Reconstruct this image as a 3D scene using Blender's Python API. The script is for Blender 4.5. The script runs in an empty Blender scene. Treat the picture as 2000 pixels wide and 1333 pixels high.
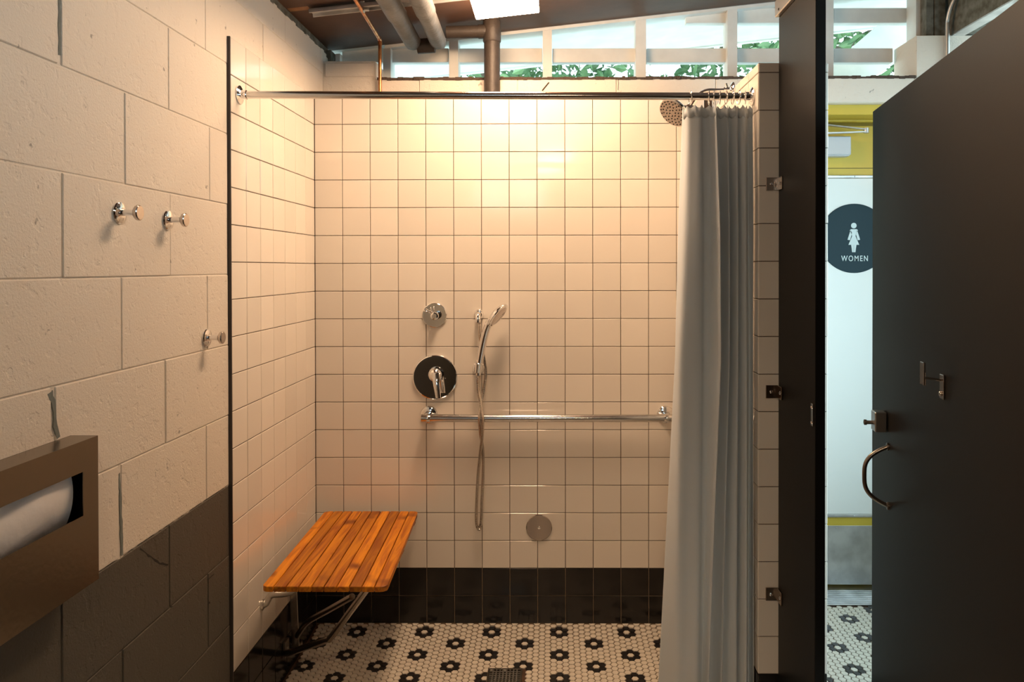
import bpy, math, random
from math import sin, cos, pi, radians
from mathutils import Vector, Matrix
random.seed(7)
SC = bpy.context.scene
COL = SC.collection
T = 0.109                      # pitch of the wall tiles in metres
# ------------------------------------------------------------------ camera
F, CX, CY = 1462.37, 1069.22, 535.20
CAM = Vector((8.5476*T, -26.8853*T, 12.8399*T))
def rotm(yaw, pitch, roll):
    return Matrix.Rotation(yaw, 3, 'Z') @ Matrix.Rotation(pitch, 3, 'X') @ Matrix.Rotation(roll, 3, 'Y')
RM = rotm(6.67405e-3, -8.3123e-3, 1.5513e-3)
cd = bpy.data.cameras.new('camera'); cam = bpy.data.objects.new('camera', cd); COL.objects.link(cam)
cd.sensor_width = 36; cd.lens = F/2000*36
cd.shift_x = (1000-CX)/2000; cd.shift_y = (CY-666.5)/2000
cd.clip_start = 0.02
MW = Matrix((( RM[0][0], RM[0][2], -RM[0][1]), (RM[1][0], RM[1][2], -RM[1][1]), (RM[2][0], RM[2][2], -RM[2][1]))).to_4x4()
MW.translation = CAM
cam.matrix_world = MW
SC.camera = cam
def U(px, py, x=None, y=None, z=None):
    """measured photo point -> point of the place on the plane x=, y= or z="""
    d = RM @ Vector(((px-CX)/F, 1, -(py-CY)/F))
    for i, v in enumerate((x, y, z)):
        if v is not None:
            return CAM + d*((v-CAM[i])/d[i])
# ------------------------------------------------------------------ world, exposure, lamps
W = bpy.data.worlds.new('sky'); SC.world = W; W.use_nodes = True
bg = W.node_tree.nodes['Background']
bg.inputs[0].default_value = (0.68, 0.92, 1.0, 1); bg.inputs[1].default_value = 4.4
SC.view_settings.view_transform = 'Standard'; SC.view_settings.look = 'None'
SC.view_settings.exposure = 0.0; SC.view_settings.gamma = 1.0; SC.view_settings.use_curve_mapping = False
LAMP_COL = (1.0, 0.655, 0.40)
LAMP_E = 52.0
LAMP_E2 = 84.0
# ------------------------------------------------------------------ materials
def mat(name, col, rough=0.5, metal=0.0, bump=0.0, bscale=60, vary=0.0, vscale=8, spec=0.5, coat=0.0, col2=None, trans=0.0, bdist=0.002):
    m = bpy.data.materials.new(name); m.use_nodes = True
    nt = m.node_tree; b = nt.nodes['Principled BSDF']
    b.inputs['Base Color'].default_value = (*col, 1)
    b.inputs['Roughness'].default_value = rough
    b.inputs['Metallic'].default_value = metal
    b.inputs['Specular IOR Level'].default_value = spec
    b.inputs['Coat Weight'].default_value = coat
    tc = nt.nodes.new('ShaderNodeNewGeometry')
    if vary or col2:
        n = nt.nodes.new('ShaderNodeTexNoise'); n.inputs['Scale'].default_value = vscale; n.inputs['Detail'].default_value = 5
        nt.links.new(tc.outputs['Position'], n.inputs['Vector'])
        mx = nt.nodes.new('ShaderNodeMix'); mx.data_type = 'RGBA'
        c2 = col2 or tuple(c*(1-vary) for c in col)
        mx.inputs[6].default_value = (*col, 1); mx.inputs[7].default_value = (*c2, 1)
        r = nt.nodes.new('ShaderNodeMapRange'); r.inputs[1].default_value = .35; r.inputs[2].default_value = .65
        nt.links.new(n.outputs[0], r.inputs[0]); nt.links.new(r.outputs[0], mx.inputs[0])
        nt.links.new(mx.outputs[2], b.inputs['Base Color'])
    if bump:
        n = nt.nodes.new('ShaderNodeTexNoise'); n.inputs['Scale'].default_value = bscale; n.inputs['Detail'].default_value = 6
        nt.links.new(tc.outputs['Position'], n.inputs['Vector'])
        bp = nt.nodes.new('ShaderNodeBump'); bp.inputs['Strength'].default_value = bump; bp.inputs['Distance'].default_value = bdist
        nt.links.new(n.outputs[0], bp.inputs['Height']); nt.links.new(bp.outputs[0], b.inputs['Normal'])
    return m
def cmu_mat(name, two=True, up=(.74, .68, .60), low=(.088, .080, .066)):
    m = mat(name, up, .62, spec=.35); nt = m.node_tree; b = nt.nodes['Principled BSDF']; L = nt.links
    g = nt.nodes.new('ShaderNodeNewGeometry')
    n1 = nt.nodes.new('ShaderNodeTexNoise'); n1.inputs['Scale'].default_value = 210; n1.inputs['Detail'].default_value = 4; n1.inputs['Roughness'].default_value = .6
    n2 = nt.nodes.new('ShaderNodeTexNoise'); n2.inputs['Scale'].default_value = 38; n2.inputs['Detail'].default_value = 3
    n3 = nt.nodes.new('ShaderNodeTexNoise'); n3.inputs['Scale'].default_value = 3.2; n3.inputs['Detail'].default_value = 2
    for n in (n1, n2, n3): L.new(g.outputs['Position'], n.inputs['Vector'])
    pit = nt.nodes.new('ShaderNodeMapRange'); pit.inputs[1].default_value = .36; pit.inputs[2].default_value = .42; pit.inputs[4].default_value = .45   # sparse pits
    L.new(n2.outputs[0], pit.inputs[0])
    s = nt.nodes.new('ShaderNodeMath'); s.operation = 'MULTIPLY_ADD'; s.inputs[1].default_value = .9
    L.new(n1.outputs[0], s.inputs[0]); L.new(pit.outputs[0], s.inputs[2])
    bp = nt.nodes.new('ShaderNodeBump'); bp.inputs['Distance'].default_value = .0017
    st = nt.nodes.new('ShaderNodeMapRange'); st.inputs[1].default_value = .35; st.inputs[2].default_value = .7; st.inputs[3].default_value = .6; st.inputs[4].default_value = 1.0
    L.new(n3.outputs[0], st.inputs[0]); L.new(st.outputs[0], bp.inputs['Strength'])
    L.new(s.outputs[0], bp.inputs['Height']); L.new(bp.outputs[0], b.inputs['Normal'])
    # darker colour in the pits and, on the long wall, the painted dado line
    dk = nt.nodes.new('ShaderNodeMix'); dk.data_type = 'RGBA'
    pd = nt.nodes.new('ShaderNodeMapRange'); pd.inputs[1].default_value = .23; pd.inputs[2].default_value = .29
    L.new(n2.outputs[0], pd.inputs[0]); L.new(pd.outputs[0], dk.inputs[0])
    dk.inputs[6].default_value = (*[c*.45 for c in up], 1); dk.inputs[7].default_value = (*up, 1)
    out = dk.outputs[2]
    if two:
        sp = nt.nodes.new('ShaderNodeSeparateXYZ'); L.new(g.outputs['Position'], sp.inputs[0])
        ad = nt.nodes.new('ShaderNodeMath'); ad.operation = 'MULTIPLY_ADD'; ad.inputs[1].default_value = .012
        L.new(n2.outputs[0], ad.inputs[0]); L.new(sp.outputs[2], ad.inputs[2])
        gt = nt.nodes.new('ShaderNodeMath'); gt.operation = 'GREATER_THAN'; gt.inputs[1].default_value = .776
        L.new(ad.outputs[0], gt.inputs[0])
        mx = nt.nodes.new('ShaderNodeMix'); mx.data_type = 'RGBA'; L.new(gt.outputs[0], mx.inputs[0])
        mx.inputs[6].default_value = (*low, 1); L.new(out, mx.inputs[7]); out = mx.outputs[2]
    L.new(out, b.inputs['Base Color'])
    return m
def split_mat(name, below, above, zs, rough=.8):
    m = mat(name, above, rough); nt = m.node_tree; L = nt.links; b = nt.nodes['Principled BSDF']
    g = nt.nodes.new('ShaderNodeNewGeometry'); sp = nt.nodes.new('ShaderNodeSeparateXYZ'); L.new(g.outputs['Position'], sp.inputs[0])
    gt = nt.nodes.new('ShaderNodeMath'); gt.operation = 'GREATER_THAN'; gt.inputs[1].default_value = zs; L.new(sp.outputs[2], gt.inputs[0])
    mx = nt.nodes.new('ShaderNodeMix'); mx.data_type = 'RGBA'; L.new(gt.outputs[0], mx.inputs[0])
    mx.inputs[6].default_value = (*below, 1); mx.inputs[7].default_value = (*above, 1); L.new(mx.outputs[2], b.inputs['Base Color'])
    return m
def wood_mat(name, c1, c2, c3, rough=.48, rnd=True):
    m = mat(name, c1, rough, spec=.4); nt = m.node_tree; L = nt.links; b = nt.nodes['Principled BSDF']
    g = nt.nodes.new('ShaderNodeTexCoord'); oi = nt.nodes.new('ShaderNodeObjectInfo')
    mp = nt.nodes.new('ShaderNodeMapping'); mp.inputs['Scale'].default_value = (26, 1.6, 26)
    ad = nt.nodes.new('ShaderNodeVectorMath'); ad.operation = 'MULTIPLY_ADD'
    L.new(oi.outputs['Location'], ad.inputs[0]); ad.inputs[1].default_value = (37, 11, 5); L.new(g.outputs['Object'], ad.inputs[2])
    L.new(ad.outputs[0], mp.inputs[0])
    n = nt.nodes.new('ShaderNodeTexNoise'); n.inputs['Scale'].default_value = 2.2; n.inputs['Detail'].default_value = 7; n.inputs['Distortion'].default_value = 1.2
    L.new(mp.outputs[0], n.inputs['Vector'])
    n2 = nt.nodes.new('ShaderNodeTexNoise'); n2.inputs['Scale'].default_value = 6; n2.inputs['Detail'].default_value = 2; L.new(ad.outputs[0], n2.inputs['Vector'])
    cr = nt.nodes.new('ShaderNodeValToRGB'); e = cr.color_ramp.elements
    e[0].position = .36; e[0].color = (*c2, 1); e[1].position = .62; e[1].color = (*c1, 1)
    L.new(n.outputs[0], cr.inputs[0])
    mx = nt.nodes.new('ShaderNodeMix'); mx.data_type = 'RGBA'; mx.inputs[7].default_value = (*c3, 1)
    r = nt.nodes.new('ShaderNodeMapRange'); r.inputs[1].default_value = .58; r.inputs[2].default_value = .68
    L.new(n2.outputs[0], r.inputs[0]); L.new(r.outputs[0], mx.inputs[0]); L.new(cr.outputs[0], mx.inputs[6])
    hs = nt.nodes.new('ShaderNodeHueSaturation'); rr = nt.nodes.new('ShaderNodeMapRange'); rr.inputs[3].default_value = .7; rr.inputs[4].default_value = 1.2
    L.new(oi.outputs['Random'], rr.inputs[0]); L.new(rr.outputs[0], hs.inputs['Value']); L.new(mx.outputs[2], hs.inputs['Color'])
    L.new(hs.outputs[0], b.inputs['Base Color'])
    return m
def varied(name, base, amt=.08, rough=.1, spec=.5, bump=.06, bscale=14):
    """per-piece slight shade differences of fired tile"""
    m = mat(name, base, rough, spec=spec, bump=bump, bscale=bscale, bdist=.004); nt = m.node_tree; L = nt.links; b = nt.nodes['Principled BSDF']
    oi = nt.nodes.new('ShaderNodeObjectInfo'); hs = nt.nodes.new('ShaderNodeHueSaturation'); hs.inputs['Color'].default_value = (*base, 1)
    r = nt.nodes.new('ShaderNodeMapRange'); r.inputs[3].default_value = 1-amt; r.inputs[4].default_value = 1+amt*.4
    L.new(oi.outputs['Random'], r.inputs[0]); L.new(r.outputs[0], hs.inputs['Value']); L.new(hs.outputs[0], b.inputs['Base Color'])
    return m
M = dict(
    cmu=cmu_mat('painted_block'), cmu_plain=cmu_mat('painted_block_light', False), mortar=mat('old_mortar', (.17, .19, .18), .9, bump=.8, bscale=90),
    tile=varied('cream_tile', (.80, .75, .68), .06), black=varied('black_tile', (.016, .014, .013), .2, rough=.13, bump=.05, spec=.35),
    grout=split_mat('grout_wall', (.36, .27, .18), (.055, .030, .018), 2*T-.001),
    grout_floor=mat('grout_floor', (.10, .052, .028), .85, vary=.3, vscale=30),
    hexw=mat('hex_white', (.78, .73, .64), .32, vary=.10, vscale=55), hexb=mat('hex_black', (.02, .018, .018), .3),
    chrome=mat('chrome', (.86, .86, .87), .06, 1), brushed=mat('brushed_steel', (.62, .60, .57), .28, 1, bump=.12, bscale=200),
    steel_dark=mat('dark_steel', (.26, .23, .20), .3, 1), pack=mat('dark_trim', (.05, .04, .035), .5),
    teak=wood_mat('teak', (.68, .25, .010), (.38, .10, .006), (.13, .024, .003)),
    lam=mat('black_laminate', (.0070, .0062, .0058), .42, spec=.15, bump=.08, bscale=420, bdist=.0006),
    lam_edge=mat('laminate_edge', (.006, .012, .016), .4),
    curtain=mat('curtain_cloth', (.64, .70, .75), .75, spec=.2, bump=.25, bscale=900, bdist=.0006),
    brown=mat('brown_boards', (.115, .058, .036), .6, vary=.35, vscale=5, bump=.3, bscale=30),
    white=mat('white_paint', (.80, .82, .80), .5, vary=.12, vscale=9, bump=.2, bscale=40),
    weath=mat('weathered_timber', (.19, .19, .165), .85, col2=(.09, .085, .06), vscale=30, bump=.9, bscale=60),
    wood=mat('raw_wood', (.40, .20, .09), .7, vary=.4, vscale=20), copper=mat('copper', (.95, .42, .15), .34, 1, col2=(.55, .2, .08), vscale=25),
    foam=mat('pipe_insulation', (.17, .175, .18), .55, bump=.6, bscale=60, bdist=.004, vary=.3, vscale=14), iron=mat('painted_pipe', (.055, .042, .034), .5, bump=.5, bscale=120, vary=.25, vscale=40),
    yellow=mat('yellow_paint', (.62, .46, .055), .45, vary=.08, vscale=6), panel=mat('white_board', (.86, .88, .87), .45),
    alu=mat('aluminium', (.74, .75, .76), .48, 1, vary=.3, vscale=12), sign=mat('sign_face', (.012, .035, .048), .55, spec=.25), signw=mat('sign_marks', (.62, .72, .74), .5),
    closer=mat('grey_plastic', (.50, .54, .58), .5), paper=mat('paper', (.78, .76, .76), .9, bump=.5, bscale=12, bdist=.01),
    dark=mat('matt_black', (.01, .01, .01), .8), conduit=mat('conduit', (.55, .56, .55), .4, .8),  # plain black of the cracks, door joint, nozzles and drain well
    leaf=mat('leaves', (.05, .13, .05), .5, col2=(.17, .28, .12), vscale=6), bark=mat('bark', (.16, .12, .09), .9, bump=.8, bscale=40),
    ground=mat('ground', (.55, .55, .50), .9, vary=.2, vscale=2), leg=mat('leg_steel', (.46, .41, .36), .26, 1), hose=mat('hose_metal', (.50, .46, .42), .22, 1), bracket=mat('bracket_steel', (.34, .27, .22), .22, 1), rear=mat('rear_wall_paint', (.10, .075, .055), .6), dirt=mat('dark_mortar', (.085, .06, .045), .95, bump=1, bscale=150, bdist=.006),
    steel_box=mat('stainless_sheet', (.23, .185, .14), .27, 1, bump=.1, bscale=90), rod=mat('steel_rod', (.72, .71, .70), .16, 1),
    plate=mat('satin_plate', (.62, .56, .52), .16, 1), roomw=mat('room_paint', (.66, .62, .55), .7, bump=.3),
)
lm = bpy.data.materials.new('lamp_diffuser'); lm.use_nodes = True
_b = lm.node_tree.nodes['Principled BSDF']; _b.inputs['Base Color'].default_value = (1, .9, .75, 1)
_b.inputs['Emission Color'].default_value = (*LAMP_COL, 1); _b.inputs['Emission Strength'].default_value = LAMP_E
M['lamp'] = lm
lm2 = lm.copy(); lm2.name = 'lamp_diffuser_room'; _b = lm2.node_tree.nodes['Principled BSDF']
_b.inputs['Emission Color'].default_value = (1, .69, .41, 1); _b.inputs['Emission Strength'].default_value = LAMP_E2; M['lamp2'] = lm2
# ------------------------------------------------------------------ mesh helpers
class MB:
    def __init__(s): s.v = []; s.f = []; s.m = []; s.sm = []
    def add(s, vs, fs, mi=0, smooth=False):
        o = len(s.v); s.v += [tuple(v) for v in vs]
        for f in fs: s.f.append([i+o for i in f]); s.m.append(mi); s.sm.append(smooth)
        return s
    def box(s, a, b, mi=0, ch=0.0, R=None, c=None):
        """box from corner a to corner b; ch chamfers every edge; R turns it about c"""
        a = Vector(a); b = Vector(b); lo = Vector((min(a[i], b[i]) for i in range(3))); hi = Vector((max(a[i], b[i]) for i in range(3)))
        ce = (lo+hi)/2; h = (hi-lo)/2
        ch = min(ch, .45*min(h)) if ch else 0
        if ch <= 0:
            vs = [Vector((x*h.x, y*h.y, z*h.z)) for x in (-1, 1) for y in (-1, 1) for z in (-1, 1)]
            fs = [(0,1,3,2), (4,6,7,5), (0,4,5,1), (2,3,7,6), (0,2,6,4), (1,5,7,3)]
        else:
            vs = []; idx = {}
            for x in (-1, 1):
                for y in (-1, 1):
                    for z in (-1, 1):
                        for ax in range(3):
                            p = [x*(h.x-ch), y*(h.y-ch), z*(h.z-ch)]; p[ax] = (x, y, z)[ax]*h[ax]
                            idx[(x, y, z, ax)] = len(vs); vs.append(Vector(p))
            fs = []
            for ax in range(3):
                o = [i for i in range(3) if i != ax]
                for sg in (-1, 1):
                    q = []
                    for (p, r) in ((-1, -1), (1, -1), (1, 1), (-1, 1)):
                        k = [0, 0, 0]; k[ax] = sg; k[o[0]] = p; k[o[1]] = r; q.append(idx[(*k, ax)])
                    fs.append(q)
            for ax in range(3):
                o = [i for i in range(3) if i != ax]
                for p in (-1, 1):
                    for r in (-1, 1):
                        q = []
                        for (e, w) in ((-1, o[0]), (1, o[0]), (1, o[1]), (-1, o[1])):
                            k = [0, 0, 0]; k[ax] = e; k[o[0]] = p; k[o[1]] = r; q.append(idx[(*k, w)])
                        fs.append(q)
            for x in (-1, 1):
                for y in (-1, 1):
                    for z in (-1, 1): fs.append([idx[(x, y, z, i)] for i in range(3)])
        if R: vs = [R @ v for v in vs]
        if c is not None: vs = [v+Vector(c) for v in vs]
        else: vs = [v+ce for v in vs]
        return s.add(vs, fs, mi)
    def obox(s, c, size, R=None, mi=0, ch=0.0):
        h = Vector(size)/2
        return s.box(-h, h, mi, ch, R or Matrix.Identity(3), c)
    def tube(s, pts, r, n=12, mi=0, caps=True, closed=False):
        pts = [Vector(p) for p in pts]; N = len(pts); rs = r if isinstance(r, (list, tuple)) else [r]*N
        vs = []; fs = []; up = None
        for i, p in enumerate(pts):
            if closed: t = (pts[(i+1) % N]-pts[i-1]).normalized()
            else: t = (pts[min(i+1, N-1)]-pts[max(i-1, 0)]).normalized()
            if up is None:
                up = Vector((0, 0, 1)) if abs(t.z) < .9 else Vector((1, 0, 0))
            u = (up-t*up.dot(t)).normalized(); w = t.cross(u); up = u
            for k in range(n):
                a = 2*pi*k/n; vs.append(p+(u*cos(a)+w*sin(a))*rs[i])
        for i in range(N if closed else N-1):
            j = (i+1) % N
            for k in range(n): fs.append((i*n+k, i*n+(k+1) % n, j*n+(k+1) % n, j*n+k))
        s.add(vs, fs, mi, True)
        if caps and not closed:
            o = len(s.v)-len(vs)
            for base in (0, (N-1)*n): s.f.append([o+base+k for k in range(n)]); s.m.append(mi); s.sm.append(False)
        return s
    def lathe(s, prof, o, ax, n=28, mi=0):
        """prof: (distance along ax, radius) pairs"""
        ax = Vector(ax).normalized(); u = ax.orthogonal().normalized(); w = ax.cross(u); o = Vector(o)
        vs = []; fs = []
        for (d, r) in prof:
            for k in range(n):
                a = 2*pi*k/n; vs.append(o+ax*d+(u*cos(a)+w*sin(a))*max(r, 1e-5))
        for i in range(len(prof)-1):
            for k in range(n): fs.append((i*n+k, i*n+(k+1) % n, (i+1)*n+(k+1) % n, (i+1)*n+k))
        s.add(vs, fs, mi, True); o = len(s.v)-len(vs)
        for c_ in (0, (len(prof)-1)*n): s.f.append([o+c_+k for k in range(n)]); s.m.append(mi); s.sm.append(False)
        return s
    def prism(s, poly, d, mi=0):
        """poly: 3-D points of one face, d: offset vector to the other"""
        n = len(poly); d = Vector(d); vs = [Vector(p) for p in poly]; vs += [v+d for v in vs]
        fs = [tuple(range(n)), tuple(range(2*n-1, n-1, -1))]+[(i, (i+1) % n, n+(i+1) % n, n+i) for i in range(n)]
        return s.add(vs, fs, mi)
WL = {}
def mesh_of(mb, name, mats, o=(0, 0, 0)):
    o = Vector(o); me = bpy.data.meshes.new(name)
    me.from_pydata([Vector(v)-o for v in mb.v], [], mb.f)
    for m in (mats if isinstance(mats, list) else [mats]): me.materials.append(m)
    me.polygons.foreach_set('material_index', mb.m); me.polygons.foreach_set('use_smooth', mb.sm)
    import bmesh
    bm = bmesh.new(); bm.from_mesh(me); bmesh.ops.recalc_face_normals(bm, faces=bm.faces)
    for e in bm.edges:
        if len(e.link_faces) == 2 and e.calc_face_angle(0) > .6 or (len(e.link_faces) == 2 and any(not f.smooth for f in e.link_faces)): e.smooth = False
    bm.to_mesh(me); bm.free()
    return me
def link(name, me, loc, parent=None, rot=None):
    """loc in world space; children get local coordinates"""
    o = bpy.data.objects.new(name, me); COL.objects.link(o); loc = Vector(loc)
    if parent is not None: o.parent = parent; o.location = loc-WL[parent]
    else: o.location = loc
    if rot: o.rotation_euler = rot
    WL[o] = loc
    return o
def obj(name, mb, m, parent=None, at=None):
    """at: world origin of the object; default its parent's"""
    o = Vector(at) if at is not None else (WL[parent] if parent is not None else Vector((0, 0, 0)))
    return link(name, mesh_of(mb, name, m, o), o, parent)
def tag(o, label, cat, group=None):
    o['label'] = label; o['category'] = cat
    if group: o['group'] = group
    return o
def thing(name, loc, label, cat, group=None):
    o = link(name, None, loc); o.empty_display_size = .05
    return tag(o, label, cat, group)
def struct(name, mb, m, at=(0, 0, 0)):
    o = obj(name, mb, m, at=at); o['kind'] = 'structure'; return o
def smooth_path(pts, n=8):
    pts = [Vector(p) for p in pts]; out = []
    P = [pts[0]*2-pts[1]]+pts+[pts[-1]*2-pts[-2]]
    for i in range(1, len(P)-2):
        for k in range(n):
            t = k/n; a, b, c, d = P[i-1], P[i], P[i+1], P[i+2]
            out.append(.5*((2*b)+(c-a)*t+(2*a-5*b+4*c-d)*t*t+(3*b-a-3*c+d)*t**3))
    out.append(pts[-1]); return out
# ================================================================== STRUCTURE
YC = .142                                     # room face of the block wall behind the shower
def zc(x): return 2.330+.1076*x               # underside of the sloping roof
XL = -.008                                    # face of the left block wall
# --- floor -----------------------------------------------------------------
HD = T*.23                                    # hexagon across flats
CXI = HD*.866
def floor_z(x, y):
    if 0 <= x <= 14*T and -7*T <= y <= .01:
        t = -y/T
        d = .215*(1-math.exp(-max(t, 0)/1.15))
        if t > 4.6: d *= .5+.5*cos(pi*(t-4.6)/2.4)
        return -d*T
    return 0.0
fb = MB(); fb.box((-.2, -5.3, -.12), (3.0, .36, -.045))
nx, ny = 40, 90
def bedz(x, y): return floor_z(min(max(x, .001), 14*T-.001), y)-.0045 if -.05 < x < 14*T+.05 else -.0035
vs = []; fs = []
X0, X1, Y0, Y1 = -.02, 2.62, -2.6, .18
for j in range(ny+1):
    for i in range(nx+1):
        x = X0+(X1-X0)*i/nx; y = Y0+(Y1-Y0)*j/ny; vs.append((x, y, bedz(x, y)))
for j in range(ny):
    for i in range(nx): a = j*(nx+1)+i; fs.append((a, a+1, a+nx+2, a+nx+1))
fb.add(vs, fs, 0, True)
fb.box((-.2, -5.3, -.06), (3.0, -2.6, -.001))
floor = struct('floor', fb, M['grout_floor'])
def hexv(r, z): return [(r*cos(pi*k/3), r*sin(pi*k/3), z) for k in range(6)]
def hex_mb(cx, cy, cz, mi, mb):
    R = HD/1.732*.885
    vs = [(cx+a, cy+b, cz+c) for ring in (hexv(R, -.006), hexv(R, -.0012), hexv(R*.92, 0)) for a, b, c in ring]
    fs = [tuple(range(12, 18))]+[(i, (i+1) % 6, 6+(i+1) % 6, 6+i) for i in range(6)]+[(6+i, 6+(i+1) % 6, 12+(i+1) % 6, 12+i) for i in range(6)]
    mb.add(vs, fs, mi)
hexm = []
for k in range(2):
    t = MB(); hex_mb(0, 0, 0, 0, t); hexm.append(mesh_of(t, 'hexagon_tile', M['hexb'] if k else M['hexw']))
def is_petal(i, j2):   # j2: row position in half steps
    for m_ in range(-1, 2):
        base = round(i/6)+m_
        ic = 6*base; off = 6*(base % 2)
        jc = round((j2-off)/12)*12+off
        di, dj = i-ic, j2-jc
        if (di, abs(dj)) in ((0, 2), (1, 1), (-1, 1)): return True
    return False
def mosaic(ox, oy, x0, x1, y0, y1, cond, near):
    cells = []
    i0 = math.ceil((x0-ox)/CXI); i1 = math.floor((x1-ox)/CXI)
    for i in range(i0, i1+1):
        for j2 in range(math.ceil((y0-oy)/HD*2), math.floor((y1-oy)/HD*2)+1):
            if (i+j2) % 2: continue
            x = ox+i*CXI; y = oy+j2*HD/2
            if cond(x, y): cells.append((x, y, 1 if is_petal(i, j2) and not (x < 14*T and -.3*HD < y < .3*HD) else 0))
    cells.sort(key=near)
    for x, y, k in cells[:300]: link('hexagon_tile', hexm[k], (x, y, floor_z(x, y)), floor)
    return cells[300:]
rest = []
o1 = U(1092, 1231, z=0)
drain_c = (Vector(U(953, 1306, z=-.02))+Vector(U(1020, 1306, z=-.02)))/2; DW = .122
drain_c.y -= DW/2; drain_c.x += .001
rest1 = mosaic(o1.x, -2*HD, .002, 14*T, -7*T, .3*HD, lambda x, y: not (abs(x-drain_c.x) < DW/2+.003 and abs(y-drain_c.y) < DW/2+.003),
      lambda c: (0 if c[1] > -.42 else 1, abs(c[1]+.25)+.45*abs(c[0]-.95)))
o2 = U(1658, 1209, z=0)
rest2 = mosaic(o2.x, o2.y, .01, 2.6, -2.0, .155, lambda x, y: not (x <= 14*T+.011 and y > -7*T-.0) and not (x < 15.85*T+.01 and y > -7*T) ,
      lambda c: abs(c[0]-2.1)+.5*abs(c[1]+.1))
fm = MB()
for x, y, k in rest1+rest2: hex_mb(x, y, floor_z(x, y), k, fm)
o = obj('mosaic_tiling', fm, [M['hexw'], M['hexb']], floor); o['kind'] = 'stuff'
# --- tiled shower walls -------------------------------------------------------
def tile_mb(w, h, t=.007, c=.0014):
    mb = MB(); a, b = w/2, h/2
    vs = [(-a, -b, -t), (a, -b, -t), (a, b, -t), (-a, b, -t), (-a, -b, -c), (a, -b, -c), (a, b, -c), (-a, b, -c),
          (-a+c, -b+c, 0), (a-c, -b+c, 0), (a-c, b-c, 0), (-a+c, b-c, 0)]
    return mb.add(vs, [(8, 9, 10, 11), (0, 1, 5, 4), (1, 2, 6, 5), (2, 3, 7, 6), (3, 0, 4, 7), (4, 5, 9, 8), (5, 6, 10, 9), (6, 7, 11, 10), (7, 4, 8, 11)])
_tc = {}
def tile_mesh(w, h, k):
    key = (round(w, 4), round(h, 4), k)
    if key not in _tc: _tc[key] = mesh_of(tile_mb(w, h), 'tile', M['black'] if k else M['tile'])
    return _tc[key]
G = .0022
def lay(parent, pos, w, h, k, rot):
    j = lambda s: random.gauss(0, radians(s))
    o = link('tile', tile_mesh(w-G, h-G, k), pos, parent, (rot[0]+j(.22), rot[1], rot[2]+j(.22)))
b = MB(); b.box((-.005, .0032, -.06), (14*T+.03, YC, 19*T))
wb = struct('wall_shower_back', b, M['grout'])
for i in range(14):
    for j in range(19): lay(wb, ((i+.5)*T, 0, (j+.5)*T), T, T, j < 2, (pi/2, 0, 0))
b = MB(); b.box((-.0105, -7*T, -.06), (-.0032, YC, 19*T))
wl = struct('wall_shower_left', b, M['grout'])
for i in range(7):
    for j in range(19):
        z0 = -.4*T if j == 0 else j*T
        lay(wl, (0, -(i+.5)*T, (z0+(j+1)*T)/2), T, (j+1)*T-z0, j < 2, (pi/2, 0, pi/2))
XR = 14*T; XE = 15.85*T; ZR = 18.24*T; YE = -7*T
b = MB(); b.box((XR+.0032, YE+.0032, -.06), (XE-.0032, YC, ZR-.003))
wr = struct('wall_shower_right', b, M['grout'])
for i in range(7):
    for j in range(19):
        z0 = -.4*T if j == 0 else j*T; z1 = (j+1)*T if j < 18 else ZR-.001
        lay(wr, (XR, -(i+.5)*T, (z0+z1)/2), T, z1-z0, j < 2, (pi/2, 0, -pi/2))
for j in range(19):                              # jamb end face: rounded edge strip, field tile, cut tile
    z0 = j*T; z1 = (j+1)*T if j < 18 else ZR
    for xa, xb in ((XR+.0005, XR+T), (XR+T, XE)):
        lay(wr, ((xa+xb)/2, YE, (z0+z1)/2), xb-xa, z1-z0, j < 2, (pi/2, 0, 0))
for i in range(8):                               # outer side of the jamb
    for j in range(19):
        z0 = j*T; z1 = (j+1)*T if j < 18 else ZR
        ya = YE+i*T; yb = min(ya+T, YC)
        lay(wr, (XE, (ya+yb)/2, (z0+z1)/2), yb-ya, z1-z0, j < 2, (pi/2, 0, pi/2))
for i in range(9):
    ya = YE+i*T; yb = min(ya+T, YC)
    if yb-ya > .02: lay(wr, ((XR+XE)/2, (ya+yb)/2, ZR+.002), XE-XR, yb-ya, 0, (0, 0, 0))
b = MB(); b.box((-.0100, YE-.0045, 0), (.0008, YE-.0002, 19*T), ch=.0006)
struct('trim_1', b, M['pack'])
# --- block walls -------------------------------------------------------------------
CH = .2035; Z0 = .77-4*CH; ZT = 2.292
b = MB(); b.box((-.2, -5.3, -.1), (XL-.0022, .36, ZT-.012))
wall_left = struct('wall_left', b, M['cmu'])
wide = {(0, -1.51): 1, (6, -1.51): 1, (2, -1.308): 1, (4, -1.51): 1, (3, -1.105): 1}
def blk_front(parent, axis, u0, u1, z0, z1, face, gl=.0012, gr=.0012, m=None, depth=.03):
    """one painted block; axis 'x': faces +x on the left wall, axis 'y': faces -y"""
    dz = random.uniform(-.0006, .0012); mb = MB()
    if axis == 'x': a = (face-depth, u0+gl, z0+.0011); c = (face+dz, u1-gr, z1-.0011)
    else: a = (u0+gl, face+depth, z0+.0016); c = (u1-gr, face-dz, z1-.0016)
    mb.box(a, c, ch=.0018)
    cc = (Vector(a)+Vector(c))/2
    return obj('block', mb, m or M['cmu'], parent, at=cc)
BL = .4055
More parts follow.
